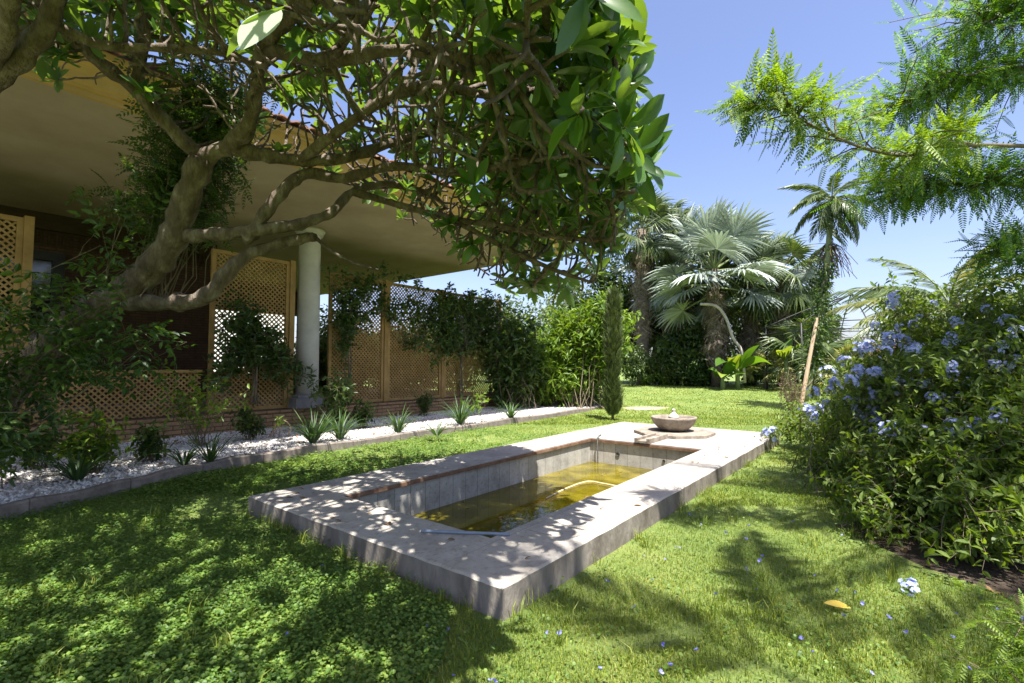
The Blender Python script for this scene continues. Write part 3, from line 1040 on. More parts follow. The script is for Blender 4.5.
def bush(name, label, cat, base, ells, nsh, tmpl, mat, lsize, leaves=14, t0=.35, twigs=3, tl=.3, tleaves=8, stem_r=.012, spread=.85, shell=.5, lift=.15, bark='bark2', group=None, zmin=.05, base_spread=.15, up=.6, g=rng, partname='foliage', droop=0.0, root=None):
    root = root or thing(name, label, cat, base, group)
    base = np.asarray(base, float)
    T = in_ellipsoids(ells, nsh, g, shell)
    T[:, 2] = np.maximum(T[:, 2], base[2] + zmin)
    B = base + np.stack([g.normal(0, base_spread, nsh), g.normal(0, base_spread, nsh), np.zeros(nsh) - .02], 1)
    P = shoots(B, T, 8, lift, g=g)
    st = MB()
    R = np.linspace(1, .25, 8)[None] * g.uniform(.6, 1.2, (nsh, 1)) * stem_r
    V, F = tubes(P, R, 5); st.add(V, F)
    lf = MB()
    leaves_on(lf, P, tmpl, leaves, t0, lsize, spread, up, g, droop=droop)
    if twigs:
        t = g.uniform(t0, .97, (nsh, twigs))
        pos, tan = sample_path(P, t)
        pos = pos.reshape(-1, 3); tan = tan.reshape(-1, 3)
        d = nrm(tan * .5 + rdir(len(pos), g) + ZU * .15)
        e = pos + d * g.uniform(.5, 1.2, (len(pos), 1)) * tl
        e[:, 2] = np.maximum(e[:, 2], base[2] + zmin)
        Q = shoots(pos, e, 5, .05, g=g)
        V, F = tubes(Q, np.linspace(.4, .15, 5)[None] * np.full((len(pos), 1), stem_r), 3); st.add(V, F)
        leaves_on(lf, Q, tmpl, tleaves, .1, lsize, spread, up, g, droop=droop)
    st.build('stems', M[bark], root, smooth=True)
    lf.build(partname, M[mat], root)
    return root

def cel(u, v, t, r, wgt=1.0):
    return (pt(u, v, t), r, wgt)

LEAF_A = hex_leaf(.42)
LEAF_N = hex_leaf(.26, .15, .25)
LEAF_Q = quad_leaf(.5, .12)
PIN = pinnate_tmpl(6, .27, .42, .35, leaflet=hex_leaf(.42), rach=.008)
PINB = pinnate_tmpl(4, .36, .4, .3, leaflet=hex_leaf(.44), rach=.008)
PIN_FINE = pinnate_tmpl(11, .17, .45, .16, leaflet=hex_leaf(.31, .05), rach=.006)

# ------------------------------------------------------------------ the big frangipani
print('frangipani')
g1 = np.random.default_rng(21)
LIMBS = []   # (points, start radius, end radius)
def limb(pts, r0, r1):
    P = smooth_path([pt(*p) for p in pts], 5)
    LIMBS.append((P, np.linspace(r0, r1, len(P))))
limb([(-75, 505, 4.75), (-30, 440, 4.7), (18, 380, 4.6), (62, 333, 4.5), (112, 300, 4.4), (148, 272, 4.35), (172, 240, 4.3), (186, 200, 4.25), (203, 158, 4.2)], .155, .098)
limb([(203, 158, 4.2), (170, 128, 4.1), (138, 92, 3.95), (100, 62, 3.75), (62, 28, 3.55), (25, -25, 3.35)], .06, .04)
limb([(138, 92, 3.95), (140, 55, 3.9), (150, 5, 3.8), (165, -40, 3.7)], .05, .04)
limb([(203, 158, 4.2), (230, 148, 4.2), (262, 155, 4.25), (300, 160, 4.35), (345, 158, 4.5), (400, 140, 4.75), (455, 128, 5.1)], .07, .035)
limb([(230, 148, 4.2), (248, 125, 4.05), (256, 90, 3.9), (263, 50, 3.65), (290, 18, 3.4), (330, -15, 3.1)], .075, .04)
limb([(112, 300, 4.4), (160, 303, 4.35), (203, 298, 4.3), (226, 274, 4.3), (246, 256, 4.35), (272, 246, 4.4), (304, 238, 4.5), (316, 238, 4.5)], .078, .04)
limb([(316, 238, 4.5), (330, 250, 4.55), (352, 262, 4.6), (378, 270, 4.7)], .018, .012)
limb([(182, 236, 4.3), (222, 234, 4.25), (256, 230, 4.25), (300, 224, 4.35), (332, 212, 4.5), (352, 192, 4.7), (385, 184, 4.9), (425, 192, 5.1)], .062, .03)
limb([(250, 240, 4.3), (262, 218, 4.25), (282, 192, 4.3), (306, 174, 4.4), (345, 178, 4.5), (395, 166, 4.5), (450, 172, 4.4), (510, 165, 4.1), (560, 150, 3.9)], .06, .03)
limb([(352, 192, 4.7), (400, 205, 4.8), (450, 218, 4.8), (510, 228, 4.6), (565, 238, 4.4), (610, 240, 4.15)], .04, .022)
limb([(450, 218, 4.8), (500, 245, 4.9), (550, 268, 4.9), (590, 282, 4.8)], .03, .018)
limb([(263, 50, 3.65), (330, 60, 3.4), (400, 50, 3.2), (470, 60, 3.1), (540, 50, 3.1)], .05, .028)
limb([(300, 160, 4.35), (340, 130, 4.1), (385, 100, 3.9), (430, 85, 3.7), (490, 95, 3.6), (550, 90, 3.5)], .05, .028)
limb([(330, 60, 3.4), (360, 20, 3.0), (390, -30, 2.7)], .035, .025)
limb([(-330, 520, 4.4), (-260, 380, 4.0), (-170, 230, 3.7), (-90, 130, 3.4), (-20, 88, 3.15), (22, 55, 3.05), (48, 22, 3.0), (60, -25, 2.9)], .11, .045)
limb([(48, 22, 3.0), (100, 45, 3.2), (160, 48, 3.3), (215, 52, 3.4), (262, 66, 3.4)], .035, .02)
limb([(-20, 88, 3.15), (5, 40, 2.9), (12, -10, 2.7)], .05, .04)

limb([(165, -40, 3.7), (150, -120, 3.9), (120, -190, 4.2), (110, -230, 4.7)], .04, .03)
limb([(150, -120, 3.9), (60, -150, 4.1), (-40, -170, 4.3)], .035, .025)
nodes = []; par = []; fixr = []; limb_id = []
for li, (P, R) in enumerate(LIMBS):
    # attach to the nearest earlier node
    if nodes and li not in (14,):
        A = np.array(nodes)
        p0 = int(np.argmin(np.linalg.norm(A - P[0], axis=1)))
    else:
        p0 = -1
    for i in range(len(P)):
        nodes.append(P[i]); par.append(p0); fixr.append(R[i]); limb_id.append(li)
        p0 = len(nodes) - 1
nlimb = len(nodes)
# attractors in camera-aligned (right, forward, height)
def canopy_pts(n, g):
    out = []
    while len(out) < n:
        a = g.uniform(-1, 1, 2)
        rho = math.hypot(*a)
        if rho > 1:
            continue
        r = -2.15 + a[0] * 3.35
        d = 3.45 + a[1] * 3.9
        top = 2.35 + 2.0 * math.sqrt(1 - rho ** 2) + .12 * math.sin(r * 3) + .1 * math.sin(d * 3.7)
        z = top - g.random() ** 1.1 * 1.4
        zmin = 1.92 + 1.25 * (1 - float(sstep(-1.3, -.1, r))) + .35 * (1 - float(sstep(-3.4, -1.6, r)))
        if d < 3.2:
            zmin = max(zmin, 2.3 + .25 * float(sstep(2.4, 1.2, d)) if d > 1.2 else 2.5)
        if d > 1.2:
            uu = CX + FPX * r / d
            vv = 367 - FPX * (z - CAMH) / d
            if vv > np.interp(uu, [0, 120, 180, 330, 420, 480, 560, 600, 640, 700], [70, 85, 120, 180, 225, 285, 305, 290, 200, 165]):
                continue
            if vv > -90 and uu > np.interp(vv, [-90, 0, 40, 100, 155, 200, 300], [665, 640, 648, 625, 660, 640, 590]):
                continue
        if d < 2.3 and r > .25:
            continue
        # outline of the right-hand side as seen: nothing beyond the leaf tips
        if z < zmin:
            continue
        if d > 5 and r > .9:
            continue
        out.append((r, d, z))
    o = np.array(out)
    return o[:, 0:1] * Rv + o[:, 1:2] * Fh + o[:, 2:3] * ZU
def crown_pts(n, g):
    """the higher part of the crown, beside the roof"""
    d_ = rdir(n, g) * (g.random((n, 1)) ** .4)
    q = np.array([-4.2, 4.5, 5.7]) + d_ * np.array([2.1, 2.9, 1.0])
    vv = 367 - FPX * (q[:, 2] - CAMH) / np.maximum(q[:, 1], .8)
    q = q[vv < 8]
    W_ = q[:, 0:1] * Rv + q[:, 1:2] * Fh + q[:, 2:3] * ZU
    return W_[(W_[:, 0] > -7.4)]
ATT = np.vstack([canopy_pts(12500, g1), crown_pts(2600, g1)])
STEP, KILL, INFL = .095, .135, 1.6
pos = np.array(nodes)
dmin = np.full(len(ATT), 1e9); near = np.zeros(len(ATT), int)
for s in range(0, len(pos)):
    d = np.linalg.norm(ATT - pos[s], axis=1)
    m_ = d < dmin
    dmin[m_] = d[m_]; near[m_] = s
alive = dmin > KILL
for it in range(130):
    act = np.where(alive & (dmin < INFL))[0]
    if len(act) == 0:
        break
    src = near[act]
    dirs = nrm(ATT[act] - pos[src])
    acc = {}
    for s_, d_ in zip(src, dirs):
        if s_ in acc:
            acc[s_] += d_
        else:
            acc[s_] = d_.copy()
    newp = []; newpar = []
    for s_, v_ in acc.items():
        v_ = v_ / (np.linalg.norm(v_) + 1e-6) + g1.normal(0, .16, 3)
        # keep part of the parent's direction
        pp = par[s_]
        if pp >= 0:
            t_ = pos[s_] - pos[pp]
            v_ = v_ + .35 * t_ / (np.linalg.norm(t_) + 1e-6)
        v_ /= np.linalg.norm(v_)
        newp.append(pos[s_] + v_ * STEP); newpar.append(s_)
    st0 = len(pos)
    pos = np.vstack([pos, newp])
    for q_ in newpar:
        par.append(int(q_)); fixr.append(0.0); limb_id.append(-1)
    for j in range(st0, len(pos)):
        d = np.linalg.norm(ATT - pos[j], axis=1)
        m_ = (d < dmin) & alive
        dmin[m_] = d[m_]; near[m_] = j
    alive &= dmin > KILL
par = np.array(par); fixr = np.array(fixr); limb_id = np.array(limb_id)
nN = len(pos)
kids = [[] for _ in range(nN)]
for i in range(nN):
    if par[i] >= 0:
        kids[par[i]].append(i)
# pipe model
acc = np.zeros(nN)
tipr = .0098
order = np.arange(nN)[::-1]
for i in order:
    if not kids[i]:
        acc[i] = tipr ** 2.5
    if par[i] >= 0:
        acc[par[i]] += acc[i]
rad = np.minimum(acc ** (1 / 2.5), .05)
rad = np.where(fixr > 0, np.maximum(fixr, 0), rad)
for i in range(nlimb, nN):
    rad[i] = min(rad[i], rad[par[i]] * .95)
# which limb does each grown node hang from
own = limb_id.copy()
for i in range(nlimb, nN):
    own[i] = own[par[i]]
print('frangipani nodes', nN)
tree = thing('frangipani_tree', 'old spreading tree with thick bare twisting branches and large glossy leaves overhanging the pool', 'tree', pt(-75, 505, 4.75) * np.array([1, 1, 0]))
parts = {}
used = np.zeros(nN, bool)
def chain_from(i):
    """follow the thickest child"""
    c = [i]
    while kids[c[-1]]:
        ks = [q for q in kids[c[-1]] if not used[q] and (limb_id[q] == limb_id[c[-1]])]
        if limb_id[c[-1]] >= 0 and not ks:
            ks = [q for q in kids[c[-1]] if not used[q] and limb_id[q] < 0]
        if not ks:
            break
        q = max(ks, key=lambda z: acc[z])
        c.append(q); used[q] = True
    return c
for i in range(nN):
    if used[i]:
        continue
    used[i] = True
    c = chain_from(i)
    pre = [par[c[0]]] if par[c[0]] >= 0 else []
    ids = pre + c
    if len(ids) < 2:
        continue
    if pre and np.linalg.norm(pos[ids[0]] - pos[ids[1]]) < .02:
        ids = c; pre = []
    if len(ids) < 2:
        continue
    P = pos[ids].copy()
    R = rad[ids].copy()
    if pre:
        R[0] = min(R[0], R[1] * 1.35)
    if limb_id[c[0]] < 0 and len(ids) > 2:
        P[1:-1] = P[1:-1] * .5 + (P[:-2] + P[2:]) * .25
    R = R * (1 + .05 * g1.normal(size=len(R)))
    big = R.max() > .03
    if big and limb_id[c[0]] >= 0:
        lump = 1 + .07 * np.sin(np.arange(len(R)) * 1.7 + i) + .05 * g1.normal(size=len(R))
        R = R * lump
    V, F = tube(P, R, 12 if R.max() > .045 else (8 if R.max() > .02 else 6))
    if big and limb_id[c[0]] >= 0:
        ns_ = V - np.repeat(P, 12 if R.max() > .045 else 8, 0)
        V = V + ns_ * (.09 * np.sin(V[:, 0:1] * 23 + V[:, 2:3] * 31) + .06 * np.sin(V[:, 1:2] * 47 + V[:, 2:3] * 19))
    parts.setdefault(own[c[0]], MB()).add(V, F)
for li in sorted(parts):
    nm = 'trunk' if li in (0, 14) else 'branch'
    parts[li].build(nm, M['bark'], tree, smooth=True)
# leaf rosettes at tips
tips = [i for i in range(nN) if not kids[i] and i >= nlimb] 
FR = leaf_tmpl(.35, 6, .3, .14, .58)
FRW = leaf_tmpl(.62, 8, .15, .06, .5)
lf = MB()
P_, D_, U_, S_ = [], [], [], []
GAP0 = pt(262, 36, 1.9)
def leafy(p):
    r_, d_ = p @ Rv, p @ Fh
    if p[2] > 4.5:
        return True
    rho2 = ((r_ + 2.15) / 3.35) ** 2 + ((d_ - 3.45) / 3.9) ** 2
    top = 2.35 + 2.0 * math.sqrt(max(0, 1 - rho2))
    depth = top - p[2]
    right = float(sstep(-.9, .2, r_))
    if d_ > 1.6:
        uu = CX + FPX * r_ / d_; vv = 367 - FPX * (p[2] - CAMH) / d_
        if vv > np.interp(uu, [0, 150, 300, 430, 480, 560], [20, 40, 80, 150, 255, 300]) + 25 * math.sin(uu * .05):
            return g1.random() < .06
    return depth < .60 + .28 * right
for i in tips + [int(q) for q in g1.choice(np.arange(nlimb, nN), 2400)]:
    p = pos[i]
    ray_ = p - GAP0
    tt_ = ray_ @ sd
    if tt_ > -.1 and np.linalg.norm(ray_ - sd * tt_) < .34:
        continue
    if not leafy(p):
        if kids[i] or g1.random() > .03:
            continue
    ax = nrm(pos[i] - pos[par[i]] + ZU * .06)
    hz = p @ ZU
    nl = g1.integers(7, 12) if not kids[i] else g1.integers(2, 5)
    e1 = nrm(np.cross(ax, [.3, .5, .81])); e2 = np.cross(ax, e1)
    for k_ in range(nl):
        a = k_ * 2.399 + g1.uniform(-.3, .3)
        el = g1.uniform(.15, .95)
        d = nrm((e1 * cos(a) + e2 * sin(a)) * cos(el) + ax * sin(el) + ZU * .14)
        P_.append(p - ax * g1.uniform(0, .035)); D_.append(d); U_.append(nrm(ax + ZU * .5)); rr1 = float(sstep(-.8, .3, p @ Rv)); S_.append(g1.uniform(.09 + .04 * rr1, .19 + .085 * rr1))
P_, D_, U_, S_ = map(np.array, (P_, D_, U_, S_))
FRS = [FR, leaf_tmpl(.38, 6, .45, .26, .62), leaf_tmpl(.31, 6, .2, .02, .55), leaf_tmpl(.40, 6, .4, .38, .6)]
wh = g1.integers(0, 4, len(P_))
rl_ = g1.normal(0, .25, len(P_))
for k_ in range(4):
    q_ = wh == k_
    addpl(lf, FRS[k_], P_[q_], D_[q_], U_[q_], S_[q_], rl_[q_])
# two close leaves hanging at the top left of the view
M['glare_leaf'] = leafmat('glossy_leaf_painted_glare', [(0.1, (.42, .52, .36)), (.95, (.50, .58, .42))], trans=.25, tint=(1.1, 1.1, .8), rough=.25, spec=.7)  # sun glare on the close leaf painted into its pale base colour
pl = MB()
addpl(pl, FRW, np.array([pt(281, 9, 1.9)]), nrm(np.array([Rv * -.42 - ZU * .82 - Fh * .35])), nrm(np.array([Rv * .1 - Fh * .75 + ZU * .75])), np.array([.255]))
for (u, v, t), dv, s, un in (((285, 6, 1.9), (-.85, .05, -.5), .30, (-.5, -.3, .8)), ((520, -14, 2.2), (.3, .2, -.9), .16, (.1, -.6, .7)), ((250, -4, 2.3), (.5, .1, -.5), .16, (0, -.3, .9))):
    addpl(lf, FRW if un[1] < -.7 else FR, np.array([pt(u, v, t)]), nrm(np.array([Rv * dv[0] + Fh * dv[1] + ZU * dv[2]])), nrm(np.array([Rv * un[0] + Fh * un[1] + ZU * un[2]])), np.array([s]))
lf.build('foliage', M['frangi'], tree, smooth=True)
tag(pl.build('leaf', M['glare_leaf'], tree, smooth=True), 'single broad leaf with painted sun glare hanging near the viewer')
tw = MB()
V, F = tube(smooth_path([pt(390, -60, 2.7), pt(340, -30, 2.3), pt(288, 2, 2.0)], 4), np.linspace(.025, .012, 9), 8)
tw.add(V, F)
tw.build('branch', M['bark'], tree, smooth=True)
# ground lookup for small plants on gravel: ~0.11
# ------------------------------------------------------------------ climbing vine round the trunk
print('plants')
g2 = np.random.default_rng(5)
vb = onz(-60, 500, .1)
bush('climbing_vine', 'leafy climber with divided leaves wrapped round the leaning trunk at the left', 'vine', vb,
     [cel(15, 425, 4.0, (.3, .3, .35), 1.0), cel(25, 330, 3.9, (.45, .3, .4), 1.1), cel(110, 270, 4.0, (.33, .2, .28), 1.2), cel(90, 330, 4.0, (.3, .2, .2), .5), cel(0, 440, 3.8, (.35, .3, .3), 1), cel(165, 200, 4.35, (.18, .15, .55), .6), cel(160, 330, 4.1, (.3, .2, .2), .5), cel(20, 290, 3.6, (.3, .3, .3), .6)],
     30, PINB, 'vine', (.16, .28), leaves=6, t0=.5, twigs=3, tl=.3, tleaves=3, g=g2, lift=.2, stem_r=.008, spread=.75, shell=.3)
bush('climbing_vine', 'dense dark climber filling the gap between the upper branches below the roof edge', 'vine', pt(150, 300, 4.6),
     [cel(215, 55, 4.7, (.55, .3, .5), 1.2), cel(225, 105, 4.7, (.3, .25, .3), .8), cel(185, 120, 4.5, (.2, .2, .3), .4)],
     26, PIN, 'vine_dark', (.12, .2), leaves=14, t0=.35, twigs=12, tl=.3, tleaves=5, g=g2, lift=.05, stem_r=.006, zmin=-5, spread=.75, shell=.2)

# vines on the lattice
def lat(u, v, x=-9.8):
    d = Fv + Rv * (u - CX) / FPX - Uv * (v - CY) / FPX
    return C0 + d * (x / d[0])
def wallvine(label, root_, blobs, n, mat, size, leaves=12, tm=LEAF_A, g=g2, twigs=5, stem=.014, tl=.35):
    base = np.array(root_, float)
    root = thing('climbing_vine', label, 'vine', base)
    T = []
    ws = np.array([b[4] for b in blobs], float); ws /= ws.sum()
    for i in range(n):
        b = blobs[g.choice(len(blobs), p=ws)]
        a, r = g.uniform(0, 2 * pi), math.sqrt(g.random())
        c = lat(b[0] + b[2] * r * cos(a), b[1] + b[3] * r * sin(a), -9.78 + g.uniform(0, .25))
        T.append(c)
    T = np.array(T)
    hub = base + np.array([.02, 0, 1.35])
    hub[1] = .5 * hub[1] + .5 * T[:, 1].mean()
    hub2 = np.array([-9.8, T[:, 1].mean(), T[:, 2].mean() + .15])
    f_ = g.random((n, 1))
    P = shoots(hub * (1 - f_) + hub2 * f_ + g.normal(0, .12, (n, 3)), T, 9, .12, .05, g)
    P[:, :, 0] = np.maximum(P[:, :, 0], -9.84)
    st = MB(); V, F = tubes(P, np.linspace(1, .25, 9)[None] * np.full((n, 1), stem * .6) * g.uniform(.4, 1, (n, 1)), 5); st.add(V, F)
    for k_ in range(3):
        V, F = tube(smooth_path([base + np.array([0, .07 * (k_ - 1), -.03]), base * .5 + hub * .5 + g.normal(0, .06, 3), hub + g.normal(0, .05, 3), hub2], 4), np.linspace(.022, .012, 13), 6); st.add(V, F)
    lf = MB()
    leaves_on(lf, P, tm, leaves, .2, size, .85, .3, g)
    t = g.uniform(.2, 1, (n, twigs))
    p, tn = sample_path(P, t)
    p = p.reshape(-1, 3)
    e = p + (rdir(len(p), g) * np.array([.5, 1, 1]) - ZU * .25) * g.uniform(.4, 1.2, (len(p), 1)) * tl
    e[:, 0] = np.maximum(e[:, 0], -9.85)
    Q = shoots(p, e, 5, .05, g=g)
    leaves_on(lf, Q, tm, 8, .1, size, .85, .3, g)
    V, F = tubes(Q, np.linspace(.004, .002, 5)[None] * np.ones((len(Q), 1)), 3); st.add(V, F)
    st.build('stems', M['bark2'], root, smooth=True); lf.build('foliage', M[mat], root)
wallvine('dense dark vine draped along the top of the middle and far screens', lat(463, 402), [(470, 310, 45, 22, 2), (410, 305, 40, 20, 1.6), (500, 330, 25, 35, 1.3), (440, 345, 40, 20, .8), (380, 275, 30, 12, .8), (530, 320, 25, 30, 1), (480, 290, 40, 12, 1), (450, 325, 70, 24, 1.5)], 105, 'vine_dark', (.10, .17))
wallvine('sparse vine climbing the first screen right of the column', lat(345, 402), [(360, 290, 30, 25, 1.4), (345, 340, 18, 30, .6), (395, 330, 12, 40, .5), (370, 275, 25, 8, .8), (340, 300, 16, 40, .8)], 26, 'vine_dark', (.09, .16))
wallvine('dark leafy vine climbing the screen left of the column', lat(255, 402), [(255, 355, 38, 30, 1.4), (240, 310, 20, 25, .5), (280, 375, 35, 18, 1), (225, 390, 30, 15, .7), (312, 375, 20, 15, .4)], 48, 'vine_dark', (.09, .16))
# small plants on the gravel bed
def gb(u, v):
    q = onz(u, v, .1); return q
bush('garden_shrub', 'small shrub with pale green leaves on the gravel at the far left', 'shrub', gb(92, 474), [cel(95, 430, 5.6, (.28, .25, .30), 1), cel(75, 455, 5.5, (.2, .2, .12), .4)], 26, LEAF_A, 'shrub_bright', (.07, .14), leaves=7, twigs=3, tl=.16, tleaves=5, g=g2, base_spread=.04, stem_r=.006)
bush('garden_shrub', 'thin branched shrub with arching twigs on the gravel before the balustrade', 'shrub', gb(200, 446), [cel(205, 395, 7.2, (.75, .4, .40), 1), cel(170, 385, 7.0, (.5, .3, .3), .6), cel(240, 385, 7.3, (.45, .3, .25), .4)], 24, LEAF_A, 'shrub_bright', (.07, .13), leaves=6, t0=.55, twigs=2, tl=.28, tleaves=4, g=g2, base_spread=.05, stem_r=.007)
bush('garden_shrub', 'low dark clump growing against the foot of the white column', 'shrub', lat(335, 425, -9.5), [cel(335, 388, 8.8, (.38, .25, .28), 1)], 30, LEAF_A, 'vine_dark', (.07, .13), leaves=9, twigs=4, tl=.2, tleaves=5, g=g2, base_spread=.05, stem_r=.007)
for (u_, v_, hv, rr0, mt_, lb_) in ((150, 462, 438, .16, 'vine', 'knee high leafy seedling on the gravel between the two strap clumps'), (250, 440, 418, .22, 'vine', 'low green bush against the brick ledge below the screen'), (362, 428, 408, .2, 'vine', 'small green bush on the gravel between the column and the middle screen'), (40, 470, 440, .22, 'vine', 'dark leafy bush by the ledge at the far left'), (425, 416, 400, .18, 'vine_dark', 'small dark bush against the ledge under the middle screen')):
    b_ = gb(u_, v_); t_ = float((b_ - C0) @ Fv)
    bush('garden_shrub', lb_, 'shrub', b_, [cel(u_, hv, t_, (rr0 * 1.2, rr0, rr0), 1)], 20, LEAF_A, mt_, (.06, .11), leaves=8, twigs=3, tl=.16, tleaves=5, g=g2, base_spread=.04, stem_r=.006)
bush('young_plant', 'small plant with three bare reddish stems and one leafy top by the brick ledge', 'plant', gb(276, 437), [cel(281, 420, 8.0, (.08, .08, .08), 1)], 6, LEAF_A, 'shrub_bright', (.06, .1), leaves=5, t0=.7, twigs=0, g=g2, base_spread=.09, stem_r=.009, bark='stake')
bush('young_plant', 'sprout with lime yellow leaves at the right of the gravel bed', 'plant', gb(477, 413), [cel(477, 403, 10.2, (.12, .1, .12), 1)], 7, LEAF_A, 'shrub_bright', (.10, .16), leaves=5, t0=.5, twigs=0, g=g2, base_spread=.03, stem_r=.005)

# strap-leaved clumps
def strap_clump(label, base, n, L, g, wid=.035):
    root = thing('strap_leaf_clump', label, 'plant', base, 'strap leaved clumps on the gravel bed')
    mb = MB()
    for k_ in range(n):
        a = g.uniform(0, 2 * pi); l = L * g.uniform(.6, 1.1); dr = g.uniform(.25, 1.1)
        e = g.uniform(.9, 1.35)
        h = np.array([cos(a), sin(a), 0])
        ts = np.linspace(0, 1, 7)
        c = np.array([base + h * (.03 + l * t * cos(e) + l * t * t * dr * .35) + ZU * (l * t * sin(e) - l * t * t * dr * .55) for t in ts])
        c[:, 2] = np.maximum(c[:, 2], base[2] + .01)
        s_ = np.array([-h[1], h[0], 0])
        wv = wid * np.array([.7, 1, 1, .95, .8, .5, .05]) * g.uniform(.6, 1.1)
        V = np.concatenate([c - s_ * wv[:, None] / 2 + ZU * wv[:, None] * .2, c, c + s_ * wv[:, None] / 2 + ZU * wv[:, None] * .2])
        F = [(i, i + 1, i + 8, i + 7) for i in range(6)] + [(i + 7, i + 8, i + 15, i + 14) for i in range(6)]
        mb.add(V, F)
    mb.build('foliage', M['strap'], root)
g3 = np.random.default_rng(11)
for (u, v), nlf, L, lab in (((77, 482), 20, .38, 'leftmost clump of dark strap leaves close to the edging'), ((184, 466), 9, .33, 'sparse clump of a few strap leaves left of centre on the gravel'), ((210, 463), 12, .42, 'clump of strap leaves beside the arching shrub'), ((313, 444), 38, .50, 'dense clump of strap leaves in front of the column'), ((340, 440), 26, .5, 'strap leaf clump just right of the dense one before the column'), ((398, 433), 24, .42, 'low strap leaf clump on the sunlit gravel before the middle screen'), ((460, 425), 30, .62, 'tall strap leaf clump standing dark against the bright gravel'), ((437, 436), 14, .3, 'smallest strap leaf clump between the two dark ones'), ((511, 419), 18, .45, 'pale thin strap leaf clump at the right end of the gravel')):
    strap_clump(lab, gb(u, v), int(nlf * 2.4), L * 1.5, g3, .024)

# bright bushy shrub and neighbours at the end of the bed
g4 = np.random.default_rng(31)
bush('bamboo_shrub', 'large bright green shrub with slender leaves behind the slim cypress', 'shrub', gp(575, 15.5), [cel(575, 350, 15.5, (1.7, 1.2, 1.5), 2), cel(600, 325, 15.0, (1.05, 1, 1.2), 1.2), cel(545, 370, 15.0, (1.2, 1, 1.0), 1)], 240, LEAF_N, 'shrub_bright', (.16, .30), leaves=20, t0=.3, twigs=7, tl=.55, tleaves=10, g=g4, base_spread=.5, stem_r=.015, lift=.25)
bush('garden_shrub', 'dark bush at the end of the far lattice screen beside the bright shrub', 'shrub', gp(515, 14.5), [cel(512, 350, 14.4, (.9, .8, 1.4), 1)], 80, LEAF_A, 'vine_dark', (.14, .24), leaves=16, twigs=6, tl=.4, tleaves=8, g=g4, base_spread=.3, stem_r=.015)
# slim cypress
cyb = gp(612, 12.0)
ct = thing('cypress_tree', 'slim columnar young cypress on the lawn behind the pool', 'tree', cyb)
n = 2300
hh_ = g4.uniform(.12, 3.1, n)
aa = g4.uniform(0, 2 * pi, n)
rr_ = .15 * np.minimum(1, (hh_ + .1) / .35) * np.minimum(1, (3.35 - hh_) / .5) * np.sqrt(g4.random(n)) * (1 + .2 * np.sin(hh_ * 4))
lean = np.stack([hh_ * .02, hh_ * 0, hh_], 1)
Pc = cyb + lean + np.stack([rr_ * np.cos(aa), rr_ * np.sin(aa), 0 * aa], 1)
mb = MB()
FTH = pinnate_tmpl(7, .35, .3, .1, start=.05, leaflet=quad_leaf(.3), rach=.02)
addpl(mb, FTH, Pc, nrm(np.stack([np.cos(aa) * .45, np.sin(aa) * .45, np.ones(n)], 1) + rdir(n, g4) * .35), rdir(n, g4), g4.uniform(.10, .2, n))
mb.build('crown', M['cypress'], ct)
mb = MB(); V, F = tube([cyb - ZU * .05, cyb + ZU * 1.5, cyb + ZU * 3.1], [.035, .025, .008], 8); mb.add(V, F); mb.build('trunk', M['bark2'], ct, smooth=True)

# ------------------------------------------------------------------ palms
print('palms')
def fan_mesh(name, blade, pet, ns=26, span=125, droopt=.3, mat='palm', seed=0, split=.45, fold=.10, petr=.025, cup=.25):
    g = np.random.default_rng(seed)
    mb = MB()
    # petiole along +Y, arching
    tp = np.linspace(0, 1, 6)
    pp = np.stack([0 * tp, pet * tp, -.12 * pet * tp ** 2], 1)
    V, F = tube(pp, np.linspace(petr, petr * .5, 6), 5)
    mb.add(V, F, 1)
    hub = pp[-1]
    for i in range(ns):
        a = radians(-span + 2 * span * (i + .5) / ns)
        da = radians(span / ns)
        L = blade * (1 - .25 * (abs(a) / radians(span)) ** 2) * g.uniform(.9, 1.05)
        d = np.array([sin(a), cos(a), 0]); s_ = np.array([cos(a), -sin(a), 0])
        up = np.array([0, 0, 1.0])
        rs = [0.02, split * .5, split, .72, .9, 1.0]
        dd = g.uniform(.6, 1.5) * droopt
        ctr, wd = [], []
        for r in rs:
            z = -cup * (r * (1 - cos(a)) * .3) - dd * max(0, r - split * .7) ** 2 * 1.3
            ctr.append(hub + d * L * r * (1 - .15 * dd * r) + up * L * z)
            w_ = L * r * math.tan(da) if r <= split else L * split * math.tan(da) * (1 - ((r - split) / (1 - split)) ** 1.5)
            wd.append(w_ * 1.0)
        V = []
        for c, w_ in zip(ctr, wd):
            V += [c - s_ * w_, c + up * w_ * 1.1 * (1 if i % 1 == 0 else -1), c + s_ * w_]
        F = []
        for k_ in range(len(rs) - 1):
            q = k_ * 3
            F += [(q, q + 1, q + 4, q + 3), (q + 1, q + 2, q + 5, q + 4)]
        mb.add(V, F, 0)
    o = mb.build(name, [M[mat], M['greenstem']])
    me = o.data
    bpy.data.objects.remove(o)
    return me

